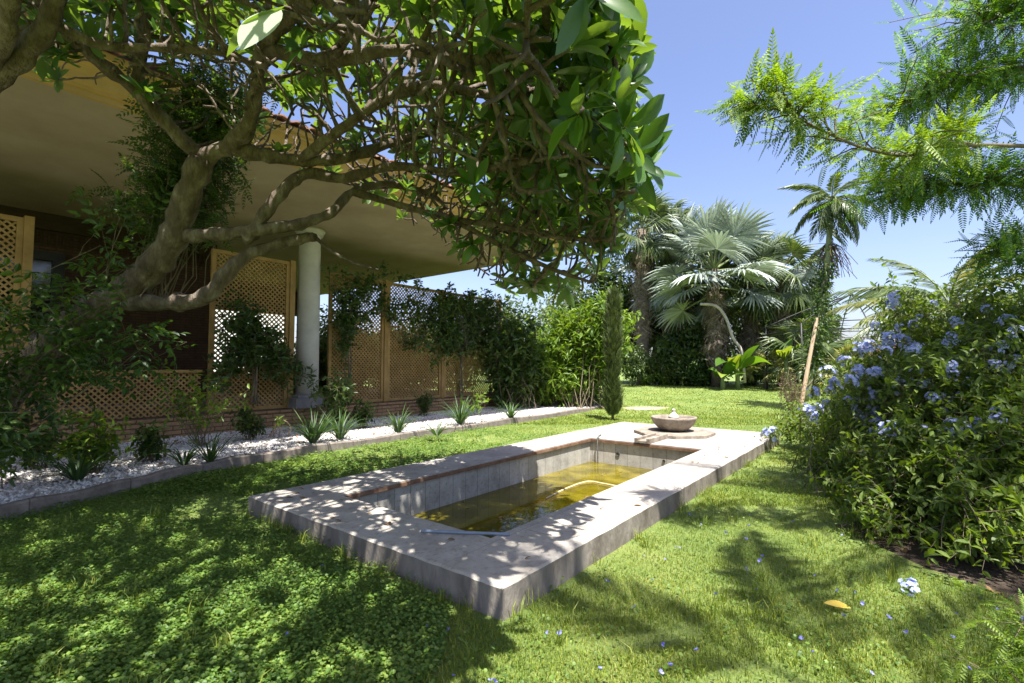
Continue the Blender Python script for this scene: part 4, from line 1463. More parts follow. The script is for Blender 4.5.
def feather_mesh(name, L, nl=40, ll=.45, droop=.55, mat='palm', seed=0, wid=.05, vee=.35, hang=.4):
    g = np.random.default_rng(seed)
    mb = MB()
    def rp(t):
        return np.array([0, L * (t - .18 * droop * t ** 2.4), L * (-droop * .75 * t ** 2.2)])
    c = np.array([rp(t) for t in np.linspace(0, 1, 12)])
    V, F = tube(c, np.linspace(.022, .004, 12), 5); mb.add(V, F, 1)
    tm = leaf_tmpl(wid / ll * 1.0, 4, .5, hang, .35)
    P, D, S = [], [], []
    for i in range(nl):
        t = .15 + .85 * i / (nl - 1)
        env = (sin(pi * (.1 + .85 * t))) ** .6
        for s_ in (-1, 1):
            a = radians(62 - 34 * t) + g.normal(0, .06)
            tan = nrm(rp(min(1, t + .02)) - rp(t - .02))
            side = np.array([s_, 0, 0])
            D.append(nrm(tan * cos(a) + side * sin(a) + ZU * (vee * g.uniform(.2, 1) - .25)))
            P.append(rp(t)); S.append(ll * env * g.uniform(.85, 1.1))
    addpl(mb, tm, np.array(P), np.array(D), np.tile(ZU, (len(P), 1)), np.array(S))
    o = mb.build(name, [M[mat], M['greenstem']])
    me = o.data
    bpy.data.objects.remove(o)
    return me

def frond_obj(root, me, loc, az, el, roll=0, sc=1.0, name='frond'):
    """frond mesh grows along +Y: turn to azimuth az, elevation el; loc is relative to root"""
    o = bpy.data.objects.new(name, me)
    COL.objects.link(o)
    o.parent = root
    Mx = Matrix.Rotation(az - pi / 2, 4, 'Z') @ Matrix.Rotation(el, 4, 'X') @ Matrix.Rotation(roll, 4, 'Y')
    o.matrix_local = Matrix.Translation(Vector([float(q) for q in loc])) @ Mx @ Matrix.Scale(sc, 4)
    return o

def palm(name, label, base, H, meshes, nf, g, trunk_r=.2, els=(80, -35), skirt=None, lean=(0, 0), trunkmat='palmtrunk', group=None, az0=0.0, sc=(.85, 1.1), cat='palm tree', azs=None, bend=0.0):
    base = np.asarray(base, float)
    root = thing(name, label, cat, base, group)
    ts = np.linspace(0, 1, 9)
    c = np.stack([base[0] + lean[0] * ts + bend * np.sin(ts * pi), base[1] + lean[1] * ts, base[2] - .05 + H * ts], 1)
    R = trunk_r * (1.25 - .35 * ts) * (1 + .06 * np.sin(ts * 40))
    mb = MB(); V, F = tube(c, R, 12); mb.add(V, F)
    mb.build('trunk', M[trunkmat], root, smooth=True)
    top = c[-1] - base
    for i in range(nf):
        az = (az0 + i * 2.399 if azs is None else azs[i]) + g.uniform(-.15, .15)
        el = radians(els[0] + (els[1] - els[0]) * (i + .5) / nf + g.uniform(-14, 14))
        frond_obj(root, meshes[i % len(meshes)], top + np.array([0, 0, -.15 * i / nf]), az, el, g.uniform(-.7, .7), g.uniform(*sc))
    if skirt:
        n_s, L, me = skirt
        for i in range(n_s):
            az = i * 2.399
            z = -.1 - 1.0 * L * (i / n_s)
            o = frond_obj(root, me, top + np.array([.1 * cos(az), .1 * sin(az), z]), az, radians(g.uniform(-82, -60)), g.uniform(-.5, .5), g.uniform(.7, 1.05), 'dead_frond')
    return root

gpz = np.random.default_rng(77)
fanG = [fan_mesh('fan_frond', 1.05, 1.1, mat='palm', seed=i, droopt=.75, span=115) for i in range(2)]
fanB = [fan_mesh('silver_fan_frond', 1.45, 1.5, ns=28, mat='palm_blue', seed=10 + i, droopt=.35, span=125, petr=.045, split=.5) for i in range(3)]
fanY = [fan_mesh('young_fan_frond', .85, .9, mat='palm_yel', seed=20 + i, droopt=.6, span=105, petr=.02) for i in range(2)]
fanD = fan_mesh('dead_fan_frond', 1.05, .8, mat='dead', seed=30, droopt=1.1, span=70, split=.3)
palm('fan_palm', 'tall fan palm with grey green crown and hanging skirt of dead fronds at the left', gp(643, 24.5), 7.9, fanG, 34, gpz, trunk_r=.28, skirt=(60, 4.2, fanD), els=(85, -50), sc=(1.0, 1.3))
palm('fan_palm', 'dark fan palm with drooping dead fronds behind the silver palm', gp(668, 27), 8.6, fanG, 30, gpz, trunk_r=.25, skirt=(24, 4, fanD), els=(80, -45), az0=1.0)
palm('silver_palm', 'silvery blue fan palm with huge stiff leaves at the far side of the lawn', gp(716, 22.5), 5.5, fanB, 26, gpz, trunk_r=.2, skirt=(34, 3.2, fanD), els=(86, -28), az0=.6, sc=(1.0, 1.3))
palm('fan_palm', 'fan palm with dark drooping fronds right of the silver palm', gp(783, 23), 5.3, [fanG[0], fanG[1]], 28, gpz, trunk_r=.24, skirt=(30, 3, fanD), els=(68, -55), az0=2.0, sc=(1.05, 1.35))
palm('fan_palm', 'shaggy fan palm with pale dead fronds low between its tall neighbours', gp(750, 24), 5.2, [fanG[0], fanB[0], fanG[1]], 28, gpz, trunk_r=.24, skirt=(30, 3.2, fanD), els=(75, -50), az0=.3, sc=(1.1, 1.4))
palm('fan_palm', 'dark green fan palm between the tall skirted palm and the silver palm', gp(685, 25), 6.3, [fanB[1], fanG[0], fanB[2], fanG[1]], 26, gpz, trunk_r=.24, skirt=(30, 4, fanD), els=(75, -50), az0=1.3, sc=(1.1, 1.4))
sp_ = next(o for o in bpy.data.objects if o.name == 'silver_palm')
azl = math.atan2(-Rv[1], -Rv[0])
for dz_, da, el_, sc2 in ((5.0, .15, 2, 1.15), (4.6, -.35, -22, 1.05), (4.9, 2.9, -5, 1.1)):
    frond_obj(sp_, fanB[1], (0, 0, dz_ - .3), azl + da, radians(el_), .5, sc2)
palm('fan_palm', 'short bushy fan palm with yellow green fronds behind the leaning stake', gp(846, 17.5), .85, [fanY[0], fanG[1], fanY[1]], 26, gpz, trunk_r=.15, skirt=(8, .8, fanD), els=(70, -40), sc=(.8, 1.1))
palm('fan_palm', 'low fan palm clump at the lawn edge under the dark drooping palm', gp(808, 21), 1.6, fanG, 20, gpz, trunk_r=.15, els=(80, -35), sc=(.9, 1.2))
palm('fan_palm', 'small ornamental palm with thin pale leaves at the lawn edge among the bananas', gp(765, 21.5), .8, fanY, 14, gpz, trunk_r=.09, els=(75, -10), sc=(.6, .8))
fq = [feather_mesh('feather_frond', 1.25, 26, .34, .9, 'palm', seed=i) for i in range(2)]
qb = gp(800, 13.8)
qtop = pt(832, 196, 14.0)
qp = palm('feather_palm', 'slender tall palm with drooping crown leaning above the lawn', qb, qtop[2] - qb[2], fq, 26, gpz, trunk_r=.08, lean=(qtop[0] - qb[0], qtop[1] - qb[1]), els=(70, -55), trunkmat='greenstem', bend=.12)
cn = 1500
ch = gpz.uniform(.18, .70, cn)
cc = qb + (qtop - qb)[None] * ch[:, None] + np.array([1, 0, 0]) * (.12 * np.sin(ch * pi))[:, None]
crd = rdir(cn, gpz) * (.09 + .24 * gpz.random((cn, 1)) ** 2) * (1 + .5 * np.sin(ch * 19))[:, None]
cv = thing('climbing_vine', 'dark creeper clothing the slender palm trunk up to the fruit stalks', 'vine', qb)
mb = MB(); addpl(mb, LEAF_A, cc + crd, nrm(crd + rdir(cn, gpz) * .1 - ZU * .1), nrm(rdir(cn, gpz) + ZU), gpz.uniform(.08, .16, cn)); mb.build('foliage', M['vine_dark'], cv)
mb = MB(); hh2 = np.linspace(.0, .8, 60); sp2 = qb + (qtop - qb)[None] * hh2[:, None] + np.array([1, 0, 0]) * (.12 * np.sin(hh2 * pi))[:, None] + np.stack([.1 * np.cos(hh2 * 40), .1 * np.sin(hh2 * 40), 0 * hh2], 1)
V, F = tube(sp2, .015, 5); mb.add(V, F); mb.build('stems', M['bark2'], cv, smooth=True)
# fruit stalks and creeper on the slender palm
mb = MB()
fc = pt(829, 252, 14.0)
n = 90
e_ = fc + np.stack([gpz.normal(0, .28, n), gpz.normal(0, .28, n), -gpz.uniform(.25, .8, n)], 1)
V, F = tubes(shoots(np.repeat((fc + ZU * .25)[None], n, 0), e_, 6, .3, g=gpz), np.full((n, 6), .008), 3)
mb.add(V, F)
mb.build('fruit_stalks', M['brownleaf'], qp)
mb = MB()
sa, sb = gp(797, 13.4), pt(817, 318, 13.6)
V, F = tube([sa - ZU * .05, sa * .5 + sb * .5, sb], [.055, .05, .045], 8); mb.add(V, F)
tag(mb.build('wooden_stake', M['stake'], base=sa), 'pale wooden stake leaning to prop the slender palm', 'stake')
bush('dry_shrub', 'wispy brown dry twigs at the foot of the leaning stake', 'shrub', gp(792, 13.0), [cel(790, 385, 13.0, (.35, .3, .45), 1)], 60, LEAF_N, 'brownleaf', (.04, .08), leaves=8, twigs=3, tl=.25, tleaves=3, g=gpz, base_spread=.12, stem_r=.006)

# feather palm behind the blue flowering shrub
fy = [feather_mesh('arching_frond', 1.9, 34, .42, .6, 'palm_yel' if i == 2 else 'palm', seed=40 + i, wid=.04) for i in range(3)]
palm('feather_palm', 'feather palm with arching yellowing fronds rising behind the blue flowering shrub', gp(952, 9.0), 2.5, [fy[0], fy[1], fy[2]], 28, gpz, trunk_r=.16, els=(68, -8), sc=(.75, 1.05))

# overhead palm: trunk outside the frame, crown hanging over
fo = [feather_mesh('long_frond', 2.9, 46, .6, .9, 'palm', seed=60 + i, wid=.05, hang=.5) for i in range(2)]
ob = Fh * 1.917 + Rv * 5.314
op = thing('overhead_palm', 'tall palm whose frond tip hangs into the sky at the top edge', 'palm tree', ob)
ts = np.linspace(0, 1, 9)
otop = ob + np.array([.0, 0, 5.873])
mb = MB(); V, F = tube(np.stack([np.full(9, ob[0]), np.full(9, ob[1]), ob[2] - .05 + 5.92 * ts], 1), .17 - .04 * ts, 12); mb.add(V, F); mb.build('trunk', M['palmtrunk'], op, smooth=True)
for i in range(13):
    frond_obj(op, fo[i % 2], otop - ob, i * 2.399 + 4.729, radians(62 - 70 * i / 13), 0, 1.0)

ob2 = Rv * 2.35 - Fh * .75
op2 = thing('overhead_palm', 'tall palm standing behind the viewpoint, its fronds streaking the right lawn with shade', 'palm tree', ob2)
mb = MB(); V, F = tube(np.stack([np.full(9, ob2[0]), np.full(9, ob2[1]), -.05 + 7.25 * ts], 1), .17 - .04 * ts, 12); mb.add(V, F); mb.build('trunk', M['palmtrunk'], op2, smooth=True)
for i in range(7):
    frond_obj(op2, fo[i % 2], (0, 0, 7.2), i * 2 * pi / 7 + .35, radians(30 - 24 * (i % 3) / 2), 0, 1.05)
# ------------------------------------------------------------------ banana plants, understorey, background
def banana(label, base, n, L, g, H=.8):
    root = thing('banana_plant', label, 'plant', base)
    base = np.asarray(base, float)
    mb = MB()
    st_ = MB(); V, F = tube([base - ZU * .05, base + ZU * H * .6, base + ZU * H], [.11, .09, .05], 8); st_.add(V, F); st_.build('stem', M['greenstem'], root, smooth=True)
    for k_ in range(n):
        a = k_ * 2.399 + g.uniform(-.3, .3); h = np.array([cos(a), sin(a), 0])
        e = g.uniform(.5, 1.45); l = L * g.uniform(.8, 1.15); dr = g.uniform(.2, .7)
        ts = np.linspace(0, 1, 10)
        c = np.array([base + ZU * H * .8 + h * l * t * cos(e) + ZU * (l * t * sin(e) - l * dr * t ** 2.3) for t in ts])
        s_ = np.array([-h[1], h[0], 0])
        wv = .17 * l * np.array([.05, .06, .5, .9, 1, 1, .95, .8, .5, .03])
        tw_ = g.uniform(-.5, .5)
        sd_ = nrm(s_ + ZU * tw_)
        V = np.concatenate([c - sd_ * wv[:, None] + ZU * wv[:, None] * .3, c, c + sd_ * wv[:, None] + ZU * wv[:, None] * .3])
        F = [(i, i + 1, i + 11, i + 10) for i in range(9)] + [(i + 10, i + 11, i + 21, i + 20) for i in range(9)]
        mb.add(V, F)
    mb.build('foliage', M['banana'], root, smooth=True)
gb_ = np.random.default_rng(3)
banana('banana plant with bright leaves at the left of its group by the lawn edge', gp(737, 21), 8, 1.8, gb_, .9)
banana('banana plant with one yellowish leaf at the right of its group by the lawn edge', gp(786, 20.5), 7, 1.7, gb_, 1.5)
banana('low banana plant in the shade between the silver palm and the lawn', gp(722, 21), 6, 1.3, gb_, .5)
mb = MB()
V, F = tube(smooth_path([pt(700, 304, 21.5), pt(716, 306, 21.3), pt(726, 318, 21.2), pt(733, 338, 21.0), pt(742, 352, 20.9), pt(745, 383, 20.8)], 4), .06, 8); mb.add(V, F)
tag(mb.build('dead_branch', M['bark_pale'], smooth=True, base=gp(745, 20.8)), 'bent pale dead branch under the silver palm', 'branch')

def leafy_tree(name, label, u, t, H, r, n, mat, g, trunk=.15, lsz=(.18, .34), tmpl=LEAF_Q, low=.0, cat='tree', group=None, extra=None):
    b = gp(u, t)
    root = thing(name, label, cat, b, group)
    cz = b + ZU * (H - r[2])
    k = 16
    cl_c = cz + (rdir(k * 3, g) * np.array([1, 1, 1]) * g.uniform(.35, .85, (k * 3, 1)))[:, 0:1] * Rv * r[0] + 0
    d_ = rdir(k * 3, g); rr = g.uniform(.3, .85, (k * 3, 1))
    cl_c = cz + (d_ * rr)[:, 0:1] * Rv * r[0] + (d_ * rr)[:, 1:2] * Fh * r[1] + (d_ * rr)[:, 2:3] * ZU * r[2]
    cl_c[:, 2] = np.maximum(cl_c[:, 2], b[2] + low + .2)
    which = g.integers(0, len(cl_c), n)
    sz = .38 * min(r)
    P = cl_c[which] + rdir(n, g) * sz * (g.random((n, 1)) ** .6) * 1.3
    P[:, 2] = np.maximum(P[:, 2], b[2] + .05)
    lf = MB()
    addpl(lf, tmpl, P, nrm(rdir(n, g) + ZU * -.2), nrm(rdir(n, g) + ZU * .6), g.uniform(lsz[0], lsz[1], n))
    lf.build('crown', M[mat], root)
    tr = MB()
    V, F = tube([b - ZU * .1, b + ZU * (H - r[2]) * .6, cz], [trunk, trunk * .8, trunk * .4], 8); tr.add(V, F)
    Q = shoots(np.repeat((b + ZU * (H - r[2]) * .55)[None], len(cl_c), 0), cl_c, 6, .1, g=g)
    V, F = tubes(Q, np.linspace(.3, .08, 6)[None] * np.full((len(cl_c), 1), trunk), 5); tr.add(V, F)
    tr.build('trunk', M['bark2'], root, smooth=True)
    return root
gt = np.random.default_rng(8)
BT = [(600, 29, 8.2, (3, 2, 4.0), 'dark tree behind the bright shrub'), (655, 29, 8.6, (3, 2, 4.2), 'dark tree under the tall fan palms'), (712, 28, 8.0, (2.8, 2, 4.0), 'dark tree behind the silver palm'), (765, 28, 7.6, (2.6, 2, 3.8), 'dark tree behind the shaggy palm'), (808, 27, 5.6, (1.5, 1.5, 2.8), 'dark tree behind the drooping palm'), (690, 24, 3.0, (2, 1.2, 1.5), 'dark bush tree in front of the silver palm trunk')]
for u, t, H, r, lab in BT:
    leafy_tree('background_tree', lab, u, t, H, r, 7500, 'hedge', gt, .18, group='trees beyond the lawn')
US = [(655, 24.0, 1.7, (1.0, .6, .85), 'hedge2', 'rounded bush with light leaves at the lawn edge'), (680, 23.5, 1.5, (.9, .6, .75), 'hedge2', 'pale leaved bush left of the bananas at the lawn edge'), (700, 23, 1.3, (.9, .6, .65), 'vine', 'dark bush at the foot of the silver palm'), (755, 23, 1.6, (1.2, .6, .8), 'vine', 'dark bush behind the small ornamental palm'), (820, 22, 1.6, (1.2, .6, .8), 'hedge', 'dark bush behind the leaning stake'), (632, 23, 2.3, (.9, .7, 1.1), 'hedge', 'dark bush right of the slim cypress'), (672, 23.8, .8, (1.8, .5, .4), 'shrub_bright', 'low bright green border at the lawn edge')]
for u, t, H, r, mt, lab in US:
    leafy_tree('garden_bush', lab, u, t, H, r, 2600, mt, gt, .05, lsz=(.10, .2), tmpl=LEAF_A, cat='bush', group='bushes along the far lawn edge')
leafy_tree('flowering_bush', 'pink blossomed bush under the metal gazebo frame', 892, 21.5, 2.2, (1.3, .8, 1.0), 2200, 'pink', gt, .06, lsz=(.08, .15), cat='bush')
leafy_tree('garden_bush', 'reddish brown bush left of the gazebo post', 862, 22.5, 2.4, (1.6, .8, 1.2), 3200, 'brownleaf', gt, .06, lsz=(.10, .18), cat='bush')
leafy_tree('garden_bush', 'brown green bush right of the gazebo post', 920, 23, 2.5, (1.8, .8, 1.2), 3200, 'hedge2', gt, .06, lsz=(.10, .18), cat='bush')
for u, lab in ((835, 'distant tree beyond the gazebo on its left'), (890, 'distant tree beyond the gazebo'), (950, 'distant tree beyond the gazebo on its right'), (1010, 'distant tree behind the feather palm'), (1080, 'distant tree behind the flowering shrub at the right')):
    leafy_tree('distant_tree', lab, u, 42, 2.9, (4.6, 2, 1.5), 4200, 'hedge2', gt, .2, lsz=(.25, .45), group='distant trees beyond the gazebo')
for u, t, H, lab in ((560, 34, 8.0, 'far tree behind the vines'), (500, 30, 5.6, 'far tree seen over the end lattice screen'), (430, 24, 3.0, 'tree behind the middle lattice screen'), (360, 20, 2.6, 'bush tree behind the first vine covered screen')):
    leafy_tree('background_tree', lab, u, t, H, (3, 2, H * .45), 3000, 'hedge2', gt, .18, lsz=(.2, .35), group='trees beyond the porch')
for u, t, H, lab in ((985, 11, 2.6, 'leafy tree low behind the feather palm'), (1060, 9, 3.0, 'leafy tree behind the flowering shrub at the right edge')):
    leafy_tree('background_tree', lab, u, t, H, (1.5, 1.0, H * .42), 5000, 'hedge2', gt, .1, lsz=(.08, .17), tmpl=LEAF_A, group='trees right of the lawn')

for (x_, y_, H, lab) in ((-13.5, 8.3, 2.6, 'bush behind the vine covered screen beside the column'), (-13.2, 10.6, 2.7, 'bush behind the middle lattice screen'), (-13.0, 13.2, 2.8, 'bush behind the farthest lattice screen'), (-17.5, 10.9, 3.6, 'tall bush glimpsed just right of the white column'), (-17, 14.5, 3.2, 'tall bush further behind the middle lattice screen'), (-16.5, 8.9, 1.75, 'low bush behind the screen left of the column'), (-16.0, 7.2, 1.7, 'low bush seen through the left part of the screen beside the column')):
    p_ = np.array([x_, y_])
    t_ = p_ @ Fh[:2]; u_ = CX + FPX * (p_ @ Rv[:2]) / t_
    leafy_tree('garden_bush', lab, u_, t_, H, (1.5, 1.3, H / 2), 4200, 'brownleaf' if H == 2.7 else 'hedge2', gt, .06, lsz=(.10, .2), tmpl=LEAF_A, cat='bush', group='bushes behind the porch screens')
# gazebo frame
gc = gp(853, 20.5)
ga0 = math.atan2((-1.55 * Rv - 3.0 * Fh)[1], (-1.55 * Rv - 3.0 * Fh)[0])
gaz = thing('gazebo', 'thin dark metal gazebo frame with domed rib roof beyond the lawn', 'gazebo', gc)
GR = 3.4
nring = 10
zr, za_ = 3.0 - gc[2] + .0, 4.35 - gc[2]
for k_ in range(nring):
    a = k_ * 2 * pi / nring + ga0
    e = gc + np.array([cos(a) * GR, sin(a) * GR, 0])
    mb = MB(); V, F = tube([e - ZU * .05, e + ZU * zr], .035, 8); mb.add(V, F); mb.build('post', M['dark_metal'], gaz, smooth=True)
    ts = np.linspace(0, 1, 8)
    c = np.array([e * (1 - t) + gc * t + ZU * (zr + (za_ - zr) * (t * 1.25 - .25 * t * t)) for t in ts])
    mb = MB(); V, F = tube(c, .022, 6); mb.add(V, F); mb.build('roof_rib', M['dark_metal'], gaz, smooth=True)
for zz, nm in ((zr, 'top_ring'), (zr - .3, 'lower_ring')):
    a = np.linspace(0, 2 * pi, 33)
    c = np.stack([gc[0] + GR * np.cos(a), gc[1] + GR * np.sin(a), np.full(33, gc[2] + zz)], 1)
    mb = MB(); V, F = tube(c, .02, 6); mb.add(V, F); mb.build(nm, M['dark_metal'], gaz, smooth=True)
mb = MB(); mb.lathe([(0, -.04), (.1, -.03), (.09, .03), (.03, .06), (.02, .14), (0, .15)], gc + ZU * za_, 10); mb.build('finial', M['dark_metal'], gaz)

# ------------------------------------------------------------------ blue plumbago
print('plumbago')
gp_ = np.random.default_rng(15)
PE = [cel(975, 470, 3.7, (.95, .8, .62), 2.6), cel(1010, 400, 4.2, (1.0, .9, .75), 2.4), cel(930, 420, 5.0, (.95, .9, .75), 2.2), cel(900, 380, 6.0, (.75, .8, .65), 1.2), cel(850, 440, 6.2, (.75, .7, .42), 1.3), cel(815, 428, 7.6, (.75, .7, .40), 1.3), cel(790, 440, 8.2, (.5, .5, .22), .6), cel(855, 475, 5.6, (.5, .5, .3), .8), cel(925, 535, 3.7, (.6, .5, .2), 1.1), cel(1000, 545, 3.1, (.45, .4, .25), 1.1), cel(870, 500, 4.6, (.5, .45, .2), .7), cel(905, 330, 6.0, (.5, .4, .6), .5), cel(1015, 335, 5.0, (.6, .6, .5), 1.3), cel(1060, 300, 4.6, (.6, .5, .6), 1.0), cel(898, 310, 5.8, (.2, .2, .5), .25), cel(850, 380, 6.4, (.5, .4, .35), .6), cel(1060, 500, 3.2, (.7, .6, .6), 1.2), cel(890, 480, 4.6, (.6, .5, .4), .9)]
pb = gp(985, 4.9)
nsh = 740
plroot = bush('flowering_shrub', 'huge sprawling shrub with clusters of pale blue flowers at the right', 'shrub', pb, PE, nsh, LEAF_A, 'plumbago', (.045, .09), leaves=20, t0=.45, twigs=11, tl=.32, tleaves=13, g=gp_, base_spread=.55, stem_r=.007, lift=.3, shell=.35, zmin=.10)
# flower cluster mesh
def flower_cluster_mesh(seed, n=18, R=.055):
    g = np.random.default_rng(seed)
    mb = MB()
    pv = np.array([(0, 0, 0), (.35, .5, .02), (.38, .85, 0), (0, 1.05, -.03), (-.38, .85, 0), (-.35, .5, .02)])
    pf_ = np.array([(0, 1, 2, 3), (0, 3, 4, 5)])
    for i in range(n):
        d = nrm(g.normal(size=3) + np.array([0, 0, .8]))
        c = d * R * g.uniform(.75, 1.05)
        e1 = nrm(np.cross(d, [.2, .9, .3])); e2 = np.cross(d, e1)
        a = np.arange(5) * 2 * pi / 5 + g.uniform(0, 6)
        D = e1[None] * np.cos(a)[:, None] + e2[None] * np.sin(a)[:, None] + d * .12
        addpl(mb, (pv, pf_), np.repeat(c[None], 5, 0), D, np.repeat(d[None], 5, 0), np.full(5, .0155))
        V, F = tubes(np.array([[d * .01, c]]), np.array([[.0015, .001]]), 3); mb.add(V, F, 1)
    V, F = tube([(0, 0, -.09), (0, 0, .02)], .0025, 4); mb.add(V, F, 1)
    o = mb.build('flower_cluster', [M['petal'], M['greenstem']])
    me = o.data; bpy.data.objects.remove(o)
    return me
fcm = [flower_cluster_mesh(i) for i in range(3)]
def add_cluster(P, s, root=plroot):
    o = bpy.data.objects.new('flower_cluster', fcm[gp_.integers(0, 3)])
    COL.objects.link(o); o.parent = root
    o.location = [float(q) for q in (np.array(P) - np.array(root['_w']))]
    o.rotation_euler = (gp_.uniform(-.9, .9), gp_.uniform(-.9, .9), gp_.uniform(0, 6))
    o.scale = (s * 1.3, s * 1.3, s * 1.3)
fl = [(858, 350, 6.2, 1.5), (845, 362, 6.2, 1.2), (868, 345, 6.3, 1.2), (827, 373, 6.4, 1.5), (835, 385, 6.4, 1.2), (862, 372, 6.1, 1), (805, 412, 7, 1.6), (812, 416, 7, 1.2), (772, 436, 8.2, 2.2), (828, 405, 6.8, 1.2), (850, 402, 6.5, 1.2), (870, 388, 6, 1.2),
      (955, 428, 3.4, 1.0), (965, 432, 3.35, .9), (975, 425, 3.4, .6), (948, 434, 3.4, .8), (922, 430, 3.7, .6), (883, 455, 4.3, .5), (765, 455, 7.8, 1.6), (772, 462, 7.6, 1.3), (757, 458, 7.8, 1.4), (750, 452, 8.0, 1.2), (897, 298, 5.8, 1.3), (893, 305, 5.8, 1.1), (905, 345, 5.4, 1.3), (915, 350, 5.3, 1), (888, 340, 5.7, 1.4), (885, 352, 5.7, 1.2)]
# outermost leaves of the shrub, so that clusters sit on its surface
fo_ = [c for c in plroot.children if c.name.startswith('foliage')][0]
vv_ = np.empty(len(fo_.data.vertices) * 3, np.float32); fo_.data.vertices.foreach_get('co', vv_)
vv_ = vv_.reshape(-1, 3)[::7] + np.array(plroot['_w']) - C0
dz_ = vv_ @ Fv; uu_ = CX + FPX * (vv_ @ Rv) / dz_; wv_ = CY - FPX * (vv_ @ Uv) / dz_
def surf(u, v, t, rad_=9):
    m_ = (np.abs(uu_ - u) < rad_) & (np.abs(wv_ - v) < rad_)
    return float(np.percentile(dz_[m_], 3)) - .02 if m_.sum() > 6 else t
for u, v, t, s in fl:
    t2 = surf(u, v, t)
    add_cluster(pt(u, v, t2), s * t2 / t)
rs_ = []
while len(rs_) < 62:
    u = 812 + 205 * gp_.random() ** 1.35; v = gp_.uniform(300, 500)
    if u > 955 and v > 425:
        continue
    if v < 300 + max(0, (900 - u)) * .9 or v > 432:
        continue
    rs_.append((u, v))
for u, v in rs_:
    t = 4.4 + (1015 - u) / 200 * 2.0 - (v - 300) / 200 * .7
    t = surf(u, v, t)
    add_cluster(pt(u, v, t), gp_.uniform(.5, 1.1) * (1.25 if u < 900 else .8))
# small shoot of the shrub lying on the coping corner
# fallen cluster on the grass
o = bpy.data.objects.new('fallen_flower_cluster', fcm[0]); COL.objects.link(o)
q = onz(910, 588, .03); o.location = q; o.scale = (1.15, 1.15, .9); o.rotation_euler = (.2, .3, 0)
tag(o, 'pale blue flower cluster standing alone at the edge of the dark soil', 'flower')

# ------------------------------------------------------------------ pinnate tree top right
print('pinnate tree')
gj = np.random.default_rng(9)
jb = gp(1230, 4.6)
jt = thing('feathery_tree', 'tree with fine feathery bright green leaves reaching in from the right', 'tree', jb)
jl = []
def jl_add(pts, r0, r1):
    P = smooth_path(pts, 5); jl.append((P, np.linspace(r0, r1, len(P)))); return P
jtop = pt(1180, 150, 4.4)
trunk = jl_add([jb - ZU * .05, jb * .5 + jtop * .5 + Rv * .1, jtop], .11, .08)
B1 = jl_add([jtop, pt(1090, 150, 4.0), pt(1024, 146, 3.7), pt(940, 146, 3.5), pt(915, 156, 3.4), pt(870, 150, 3.4), pt(825, 132, 3.4), pt(785, 112, 3.4), pt(752, 104, 3.4)], .02, .005)
B2 = jl_add([jtop, pt(1110, 60, 4.4), pt(1020, 70, 4.4), pt(950, 85, 4.5), pt(900, 105, 4.6)], .05, .008)
B3 = jl_add([jtop, pt(1120, 190, 4.2), pt(1040, 185, 4.2), pt(960, 185, 4.3), pt(895, 188, 4.4)], .04, .006)
B4 = jl_add([jtop, pt(1120, -20, 4.2), pt(1040, 5, 4.2), pt(975, 20, 4.3)], .04, .008)
B5 = jl_add([jtop, pt(1150, 215, 4.2), pt(1100, 235, 4.2), pt(1050, 245, 4.2), pt(1000, 250, 4.2)], .03, .005)
mb = MB()
V, F = tube(*jl[0], 10); mb.add(V, F); mb.build('trunk', M['bark2'], jt, smooth=True)
mats_j = ['jaca_bright', 'jaca', 'jaca', 'jaca', 'jaca']
for bi, (P, R) in enumerate(jl[1:]):
    mb = MB(); V, F = tube(P, R, 8); mb.add(V, F)
    nsub = (62, 95, 105, 85, 60)[bi]
    t = np.clip(gj.uniform(.30, 1, nsub), 0, 1)[None]
    p, tn = sample_path(P[None], t)
    p = p[0]; tn = tn[0]
    L = (.42, .75, .5, .85, .45)[bi]
    e = p + nrm(tn * .7 + rdir(nsub, gj) * np.array([1.2, 1.2, .38])) * gj.uniform(.3, 1.0, (nsub, 1)) * L
    if bi == 0:
        far = sample_path(P[None], np.clip(t, 0, 1))[0][0]
        e = p + (e - p) * np.where(t[0] > .8, .7, 1)[:, None]
    Q = shoots(p, e, 6, .1, g=gj)
    V, F = tubes(Q, np.linspace(.007, .003, 6)[None] * np.ones((nsub, 1)), 4); mb.add(V, F)
    mb.build('branch', M['bark2'], jt, smooth=True)
    lf = MB()
    leaves_on(lf, Q, PIN_FINE, 8, .1, (.15, .28), .66, .88, gj, .25, droop=.02)
    if bi == 0:
        leaves_on(lf, P[None][:, 20:], PIN_FINE, 22, .1, (.13, .2), .8, .88, gj)
    lf.build('foliage', M[mats_j[bi]], jt)
# bright feathery plant at the bottom right
bb = gp(1090, 1.75)
bush('feathery_plant', 'bright feathery leaved young plant in the bottom right corner', 'plant', bb, [cel(1000, 640, 1.8, (.25, .18, .05), 1), cel(1040, 625, 1.75, (.2, .2, .08), .8)], 16, PIN_FINE, 'jaca_bright', (.08, .15), leaves=10, t0=.35, twigs=3, tl=.15, tleaves=5, g=gj, base_spread=.03, stem_r=.004, up=.9)

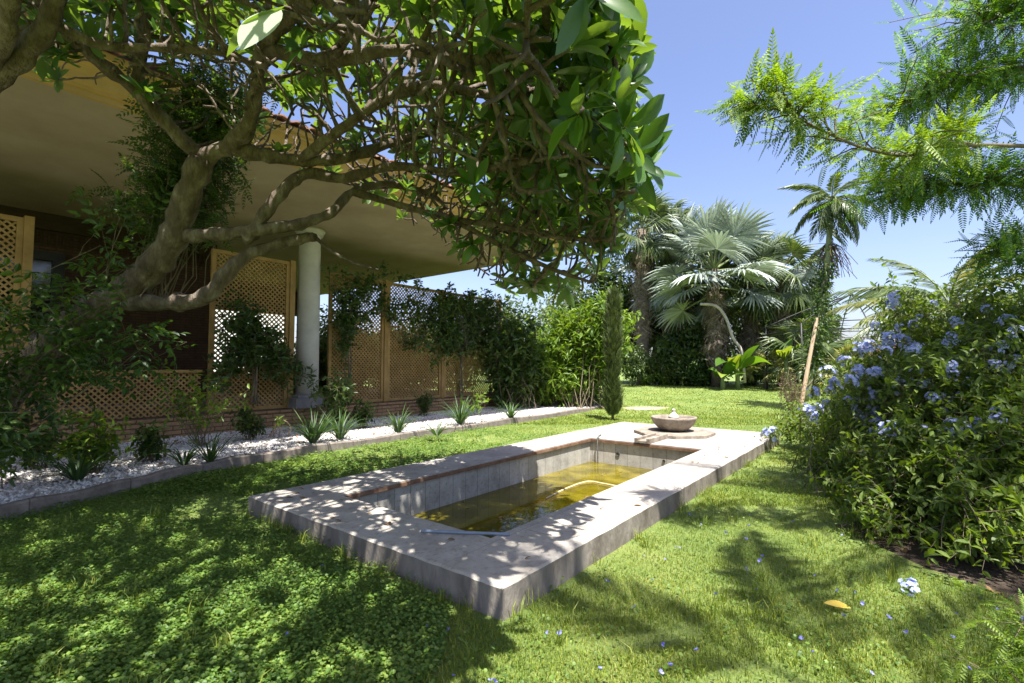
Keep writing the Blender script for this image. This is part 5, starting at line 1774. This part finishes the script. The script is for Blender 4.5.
# ------------------------------------------------------------------ lawn cover
print('grass')
gg = np.random.default_rng(44)
def in_rects(x, y, rects):
    m = np.zeros(len(x), bool)
    for x0, x1, y0, y1 in rects:
        m |= (x > x0) & (x < x1) & (y > y0) & (y < y1)
    return m
def lawn_pts(n, d0, d1, clover=None, pw=1.0):
    """points in the visible wedge between forward distances, denser near"""
    d = d0 * (d1 / d0) ** (gg.random(n) ** pw)
    lim = 1.12 * d + .6
    r = gg.uniform(-1, 1, n) * lim
    x = r * Rv[0] + d * Fh[0]; y = r * Rv[1] + d * Fh[1]
    ok = ~in_rects(x, y, [(XL - .01, XR + .01, YN - .01, YF + .01)])
    ok &= ~((x < kerb_x(y) + .08) & (y < 14.25))
    ok &= x > -16
    # soil
    lx = (x - SOIL[0]) * cos(SOIL[4]) + (y - SOIL[1]) * sin(SOIL[4]); ly = -(x - SOIL[0]) * sin(SOIL[4]) + (y - SOIL[1]) * cos(SOIL[4])
    ins = (lx / SOIL[2]) ** 2 + (ly / SOIL[3]) ** 2
    ok &= ins + .45 * vnoise(x, y, 9, 12) + .2 * gg.random(n) > .88
    # dry patches stay thin
    dry = vnoise(x, y, 2.2, 33) + .6 * vnoise(x, y, 9, 34)
    ok &= (dry < .33) | (gg.random(n) < .35)
    db = np.hypot(x - dp[0], (y - dp[1]))
    ok &= (db > .6) | (gg.random(n) < .15)
    # worn soil beside the coping
    edge = np.maximum(np.maximum(XL - x, x - XR), np.maximum(YN - y, y - YF))
    ok &= (edge > .10 + .08 * vnoise(x, y, 7, 51)) | (gg.random(n) < .25)
    cl = (x < -1.75 + .35 * vnoise(x, y, 3, 13)) & (y < 7.6 + .5 * vnoise(x, y, 2, 14)) & ~((x > XR) & (y > 2))
    if clover is True:
        ok &= cl | (gg.random(n) < .03)
    elif clover is False:
        ok &= ~cl | (gg.random(n) < .3)
    return x[ok], y[ok]
def blades(x, y, h0, h1, w0, w1):
    n = len(x)
    P = np.stack([x, y, gh(x, y) - .004], 1)
    a = gg.uniform(0, 2 * pi, n)
    bend = gg.uniform(.1, .9, n)[:, None]
    s_ = np.stack([np.cos(a), np.sin(a), 0 * a], 1)
    b2 = a + gg.uniform(-1, 1, n) + pi / 2
    dr = np.stack([np.cos(b2), np.sin(b2), 0 * a], 1)
    h = (gg.uniform(h0, h1, n) * (1 + .35 * vnoise(x, y, 4, 77)))[:, None]; w_ = gg.uniform(w0, w1, n)[:, None]
    v0 = P - s_ * w_ / 2; v1 = P + s_ * w_ / 2
    m = P + ZU * h * .6 + dr * h * bend * .3
    v2 = m + s_ * w_ * .4; v3 = m - s_ * w_ * .4
    v4 = P + ZU * h * (1 - .3 * bend) + dr * h * bend
    V = np.stack([v0, v1, v2, v3, v4], 1).reshape(-1, 3)
    o = (np.arange(n) * 5)[:, None]
    return V, [(o + np.array([[0, 1, 2, 3]])), (o + np.array([[3, 2, 4]]))]
mb = MB()
for (n, a0, a1, h0, h1, w0, w1) in ((210000, 1.5, 5.0, .018, .045, .0022, .0045), (230000, 4.6, 13, .02, .05, .004, .008), (150000, 11, 26, .03, .06, .01, .02)):
    x, y = lawn_pts(n, a0, a1, False)
    V, Fs = blades(x, y, h0, h1, w0, w1)
    mb.V.append(V)
    for q_ in Fs:
        mb.F.append(q_ + mb.n); mb.M.append(np.zeros(len(q_), int))
    mb.n += len(V)
# longer tufts
tc_ = np.stack(lawn_pts(260, 1.6, 8, None), 1)
tx_ = np.repeat(tc_[:, 0], 14) + gg.normal(0, .02, len(tc_) * 14); ty_ = np.repeat(tc_[:, 1], 14) + gg.normal(0, .02, len(tc_) * 14)
ex_ = np.concatenate([gg.uniform(XL, XR, 26), np.full(26, XR + .05)]); ey_ = np.concatenate([np.full(26, YN - .05), YN + 7 * gg.random(26) ** 1.6])
tx_ = np.concatenate([tx_, np.repeat(ex_, 12) + gg.normal(0, .025, 52 * 12)]); ty_ = np.concatenate([ty_, np.repeat(ey_, 12) + gg.normal(0, .02, 52 * 12)])
V, Fs = blades(tx_, ty_, .06, .13, .003, .006)
mb.V.append(V)
for q_ in Fs:
    mb.F.append(q_ + mb.n); mb.M.append(np.zeros(len(q_), int))
mb.n += len(V)
tag(mb.build('grass', M['grass']), 'short sunlit lawn grass around the pool', 'grass', kind='stuff')
# round-leaved ground cover
mb = MB()
a = np.arange(6) * 2 * pi / 6
rl = np.concatenate([[(0, 0, -.08)], np.stack([.5 * np.cos(a + .5), .5 * np.sin(a + .5), 0 * a], 1)])
rf = np.array([(0, 1, 2, 3), (0, 3, 4, 5), (0, 5, 6, 1)])
for (n, a0, a1, s0, s1) in ((300000, 1.5, 6.0, .008, .022), (150000, 5, 13, .018, .034)):
    x, y = lawn_pts(n, a0, a1, True)
    k_ = len(x)
    hgt = .008 + .045 * gg.random(k_) * (1 + .8 * vnoise(x, y, 6, 70))
    P = np.stack([x, y, gh(x, y) + hgt], 1)
    nrml = nrm(ZU + rdir(k_, gg) * .55)
    D = nrm(np.cross(nrml, rdir(k_, gg)))
    addpl(mb, (rl, rf), P, D, nrml, gg.uniform(s0, s1, k_))
tag(mb.build('ground_cover', M['clover']), 'small round leaved ground cover in the shade left of the pool', 'ground cover', kind='stuff')
# fallen leaf litter and petals
pm = MB()
pv = np.array([(0, 0, 0), (.4, .45, .1), (.3, .9, .18), (0, 1, .1), (-.3, .9, .18), (-.4, .45, .1)])
pf2 = np.array([(0, 1, 2, 3), (0, 3, 4, 5)])
a = np.arange(4) * pi / 2 * .8
addpl(pm, (pv, pf2), np.zeros((4, 3)), np.stack([np.cos(a), np.sin(a), 0 * a + .5], 1), np.tile(ZU, (4, 1)), np.full(4, .018))
po = pm.build('fallen_petals', M['petal_dark'], base=(0, 0, 0))
tag(po, 'violet blue blossom fallen on the sunlit grass', 'petals', 'fallen blossoms on the lawn')
x, y = lawn_pts(900, 1.75, 7.5, None)
sel = [(a_, b_) for a_, b_ in zip(x, y) if (a_ * Rv[0] + b_ * Rv[1]) > -1.3 * (1 if b_ < 2.2 else .2)][:110]
first = True
for a_, b_ in sel:
    c = po if first else po.copy()
    if not first:
        COL.objects.link(c)
    c.location = (a_, b_, float(gh(np.array(a_), np.array(b_))) + .025)
    c.rotation_euler = (gg.uniform(-.8, .8), gg.uniform(-.8, .8), gg.uniform(0, 6))
    s = gg.uniform(.5, 1.0); c.scale = (s, s, s)
    first = False
def scatter(name, label, cat, group, mat, pts, s0, s1, lift=.01, tm=None):
    mbx = MB(); addpl(mbx, tm or leaf_tmpl(.45, 4, .4, .25, .5), np.array([[0, -.5, 0.]]), np.array([[0, 1., 0]]), np.array([[0, 0, 1.]]), np.array([1.0]))
    o = mbx.build(name, M[mat], smooth=True, base=(0, 0, 0))
    tag(o, label, cat, group)
    for i_, p in enumerate(pts):
        c = o if i_ == 0 else o.copy()
        if i_:
            COL.objects.link(c)
        c.location = [float(p[0]), float(p[1]), float(p[2]) + lift]
        c.rotation_euler = (gg.uniform(-.25, .25), gg.uniform(-.25, .25), gg.uniform(0, 6.28))
        q_ = gg.uniform(s0, s1); c.scale = (q_, q_, q_)
M['dryleaf'] = leafmat('dry_brown_leaf', [(0.1, (.16, .09, .04)), (.95, (.26, .16, .07))], trans=.15, tint=(1.2, 1, .7), rough=.8)
pp_ = [(gg.uniform(IL + .05, IR - .05), gg.uniform(3.2, IF - .05), WZ) for _ in range(26)]
scatter('floating_leaf', 'small leaf floating on the yellow pool water', 'leaf', 'leaves floating on the pool', 'dryleaf', pp_, .03, .07, .004)
pp_ = []
for _ in range(60):
    y_ = gg.uniform(.6, 9); pp_.append((gg.uniform(WX + .1, float(kerb_x(np.array([y_]))[0]) - .1), y_, .125))
scatter('fallen_leaf', 'small dry leaf lying on the white gravel bed', 'leaf', 'dry leaves on the gravel', 'dryleaf', pp_, .05, .12)
pp_ = []
for _ in range(16):
    pp_.append((gg.uniform(XL + .05, XR - .05), gg.uniform(YN + .05, IN_ - .08), CT))
for _ in range(10):
    pp_.append((gg.uniform(IR + .08, XR - .05), gg.uniform(YN + .5, 8.5), CT))
scatter('fallen_leaf', 'small dry leaf lying on the stone pool rim', 'leaf', 'dry leaves on the pool rim', 'dryleaf', pp_, .03, .07)
pp_ = []
for _ in range(70):
    a_, q_ = gg.uniform(0, 6.28), math.sqrt(gg.random()) * .95
    lx_, ly_ = SOIL[2] * q_ * cos(a_), SOIL[3] * q_ * sin(a_)
    x_ = SOIL[0] + lx_ * cos(SOIL[4]) - ly_ * sin(SOIL[4]); y_ = SOIL[1] + lx_ * sin(SOIL[4]) + ly_ * cos(SOIL[4])
    pp_.append((x_, y_, float(gh(np.array(x_), np.array(y_))) + .008))
scatter('fallen_leaf', 'dry brown leaf on the dark soil under the flowering shrub', 'leaf', 'dry leaves on the soil', 'dryleaf', pp_, .03, .09)
# yellow leaf
mb = MB()
q = onz(835, 603, .035)
addpl(mb, leaf_tmpl(.42, 6, .3, .1, .5), np.array([q - Rv * .06]), nrm(np.array([Rv * .95 - Fh * .25])), nrm(np.array([[0, -.3, 1.0]])), np.array([.13]))
tag(mb.build('fallen_leaf', M['yleaf'], smooth=True, base=q), 'single yellow leaf lying on the lawn', 'leaf')

for o in bpy.data.objects:
    if '_w' in o:
        del o['_w']
print('objects', len(bpy.data.objects))
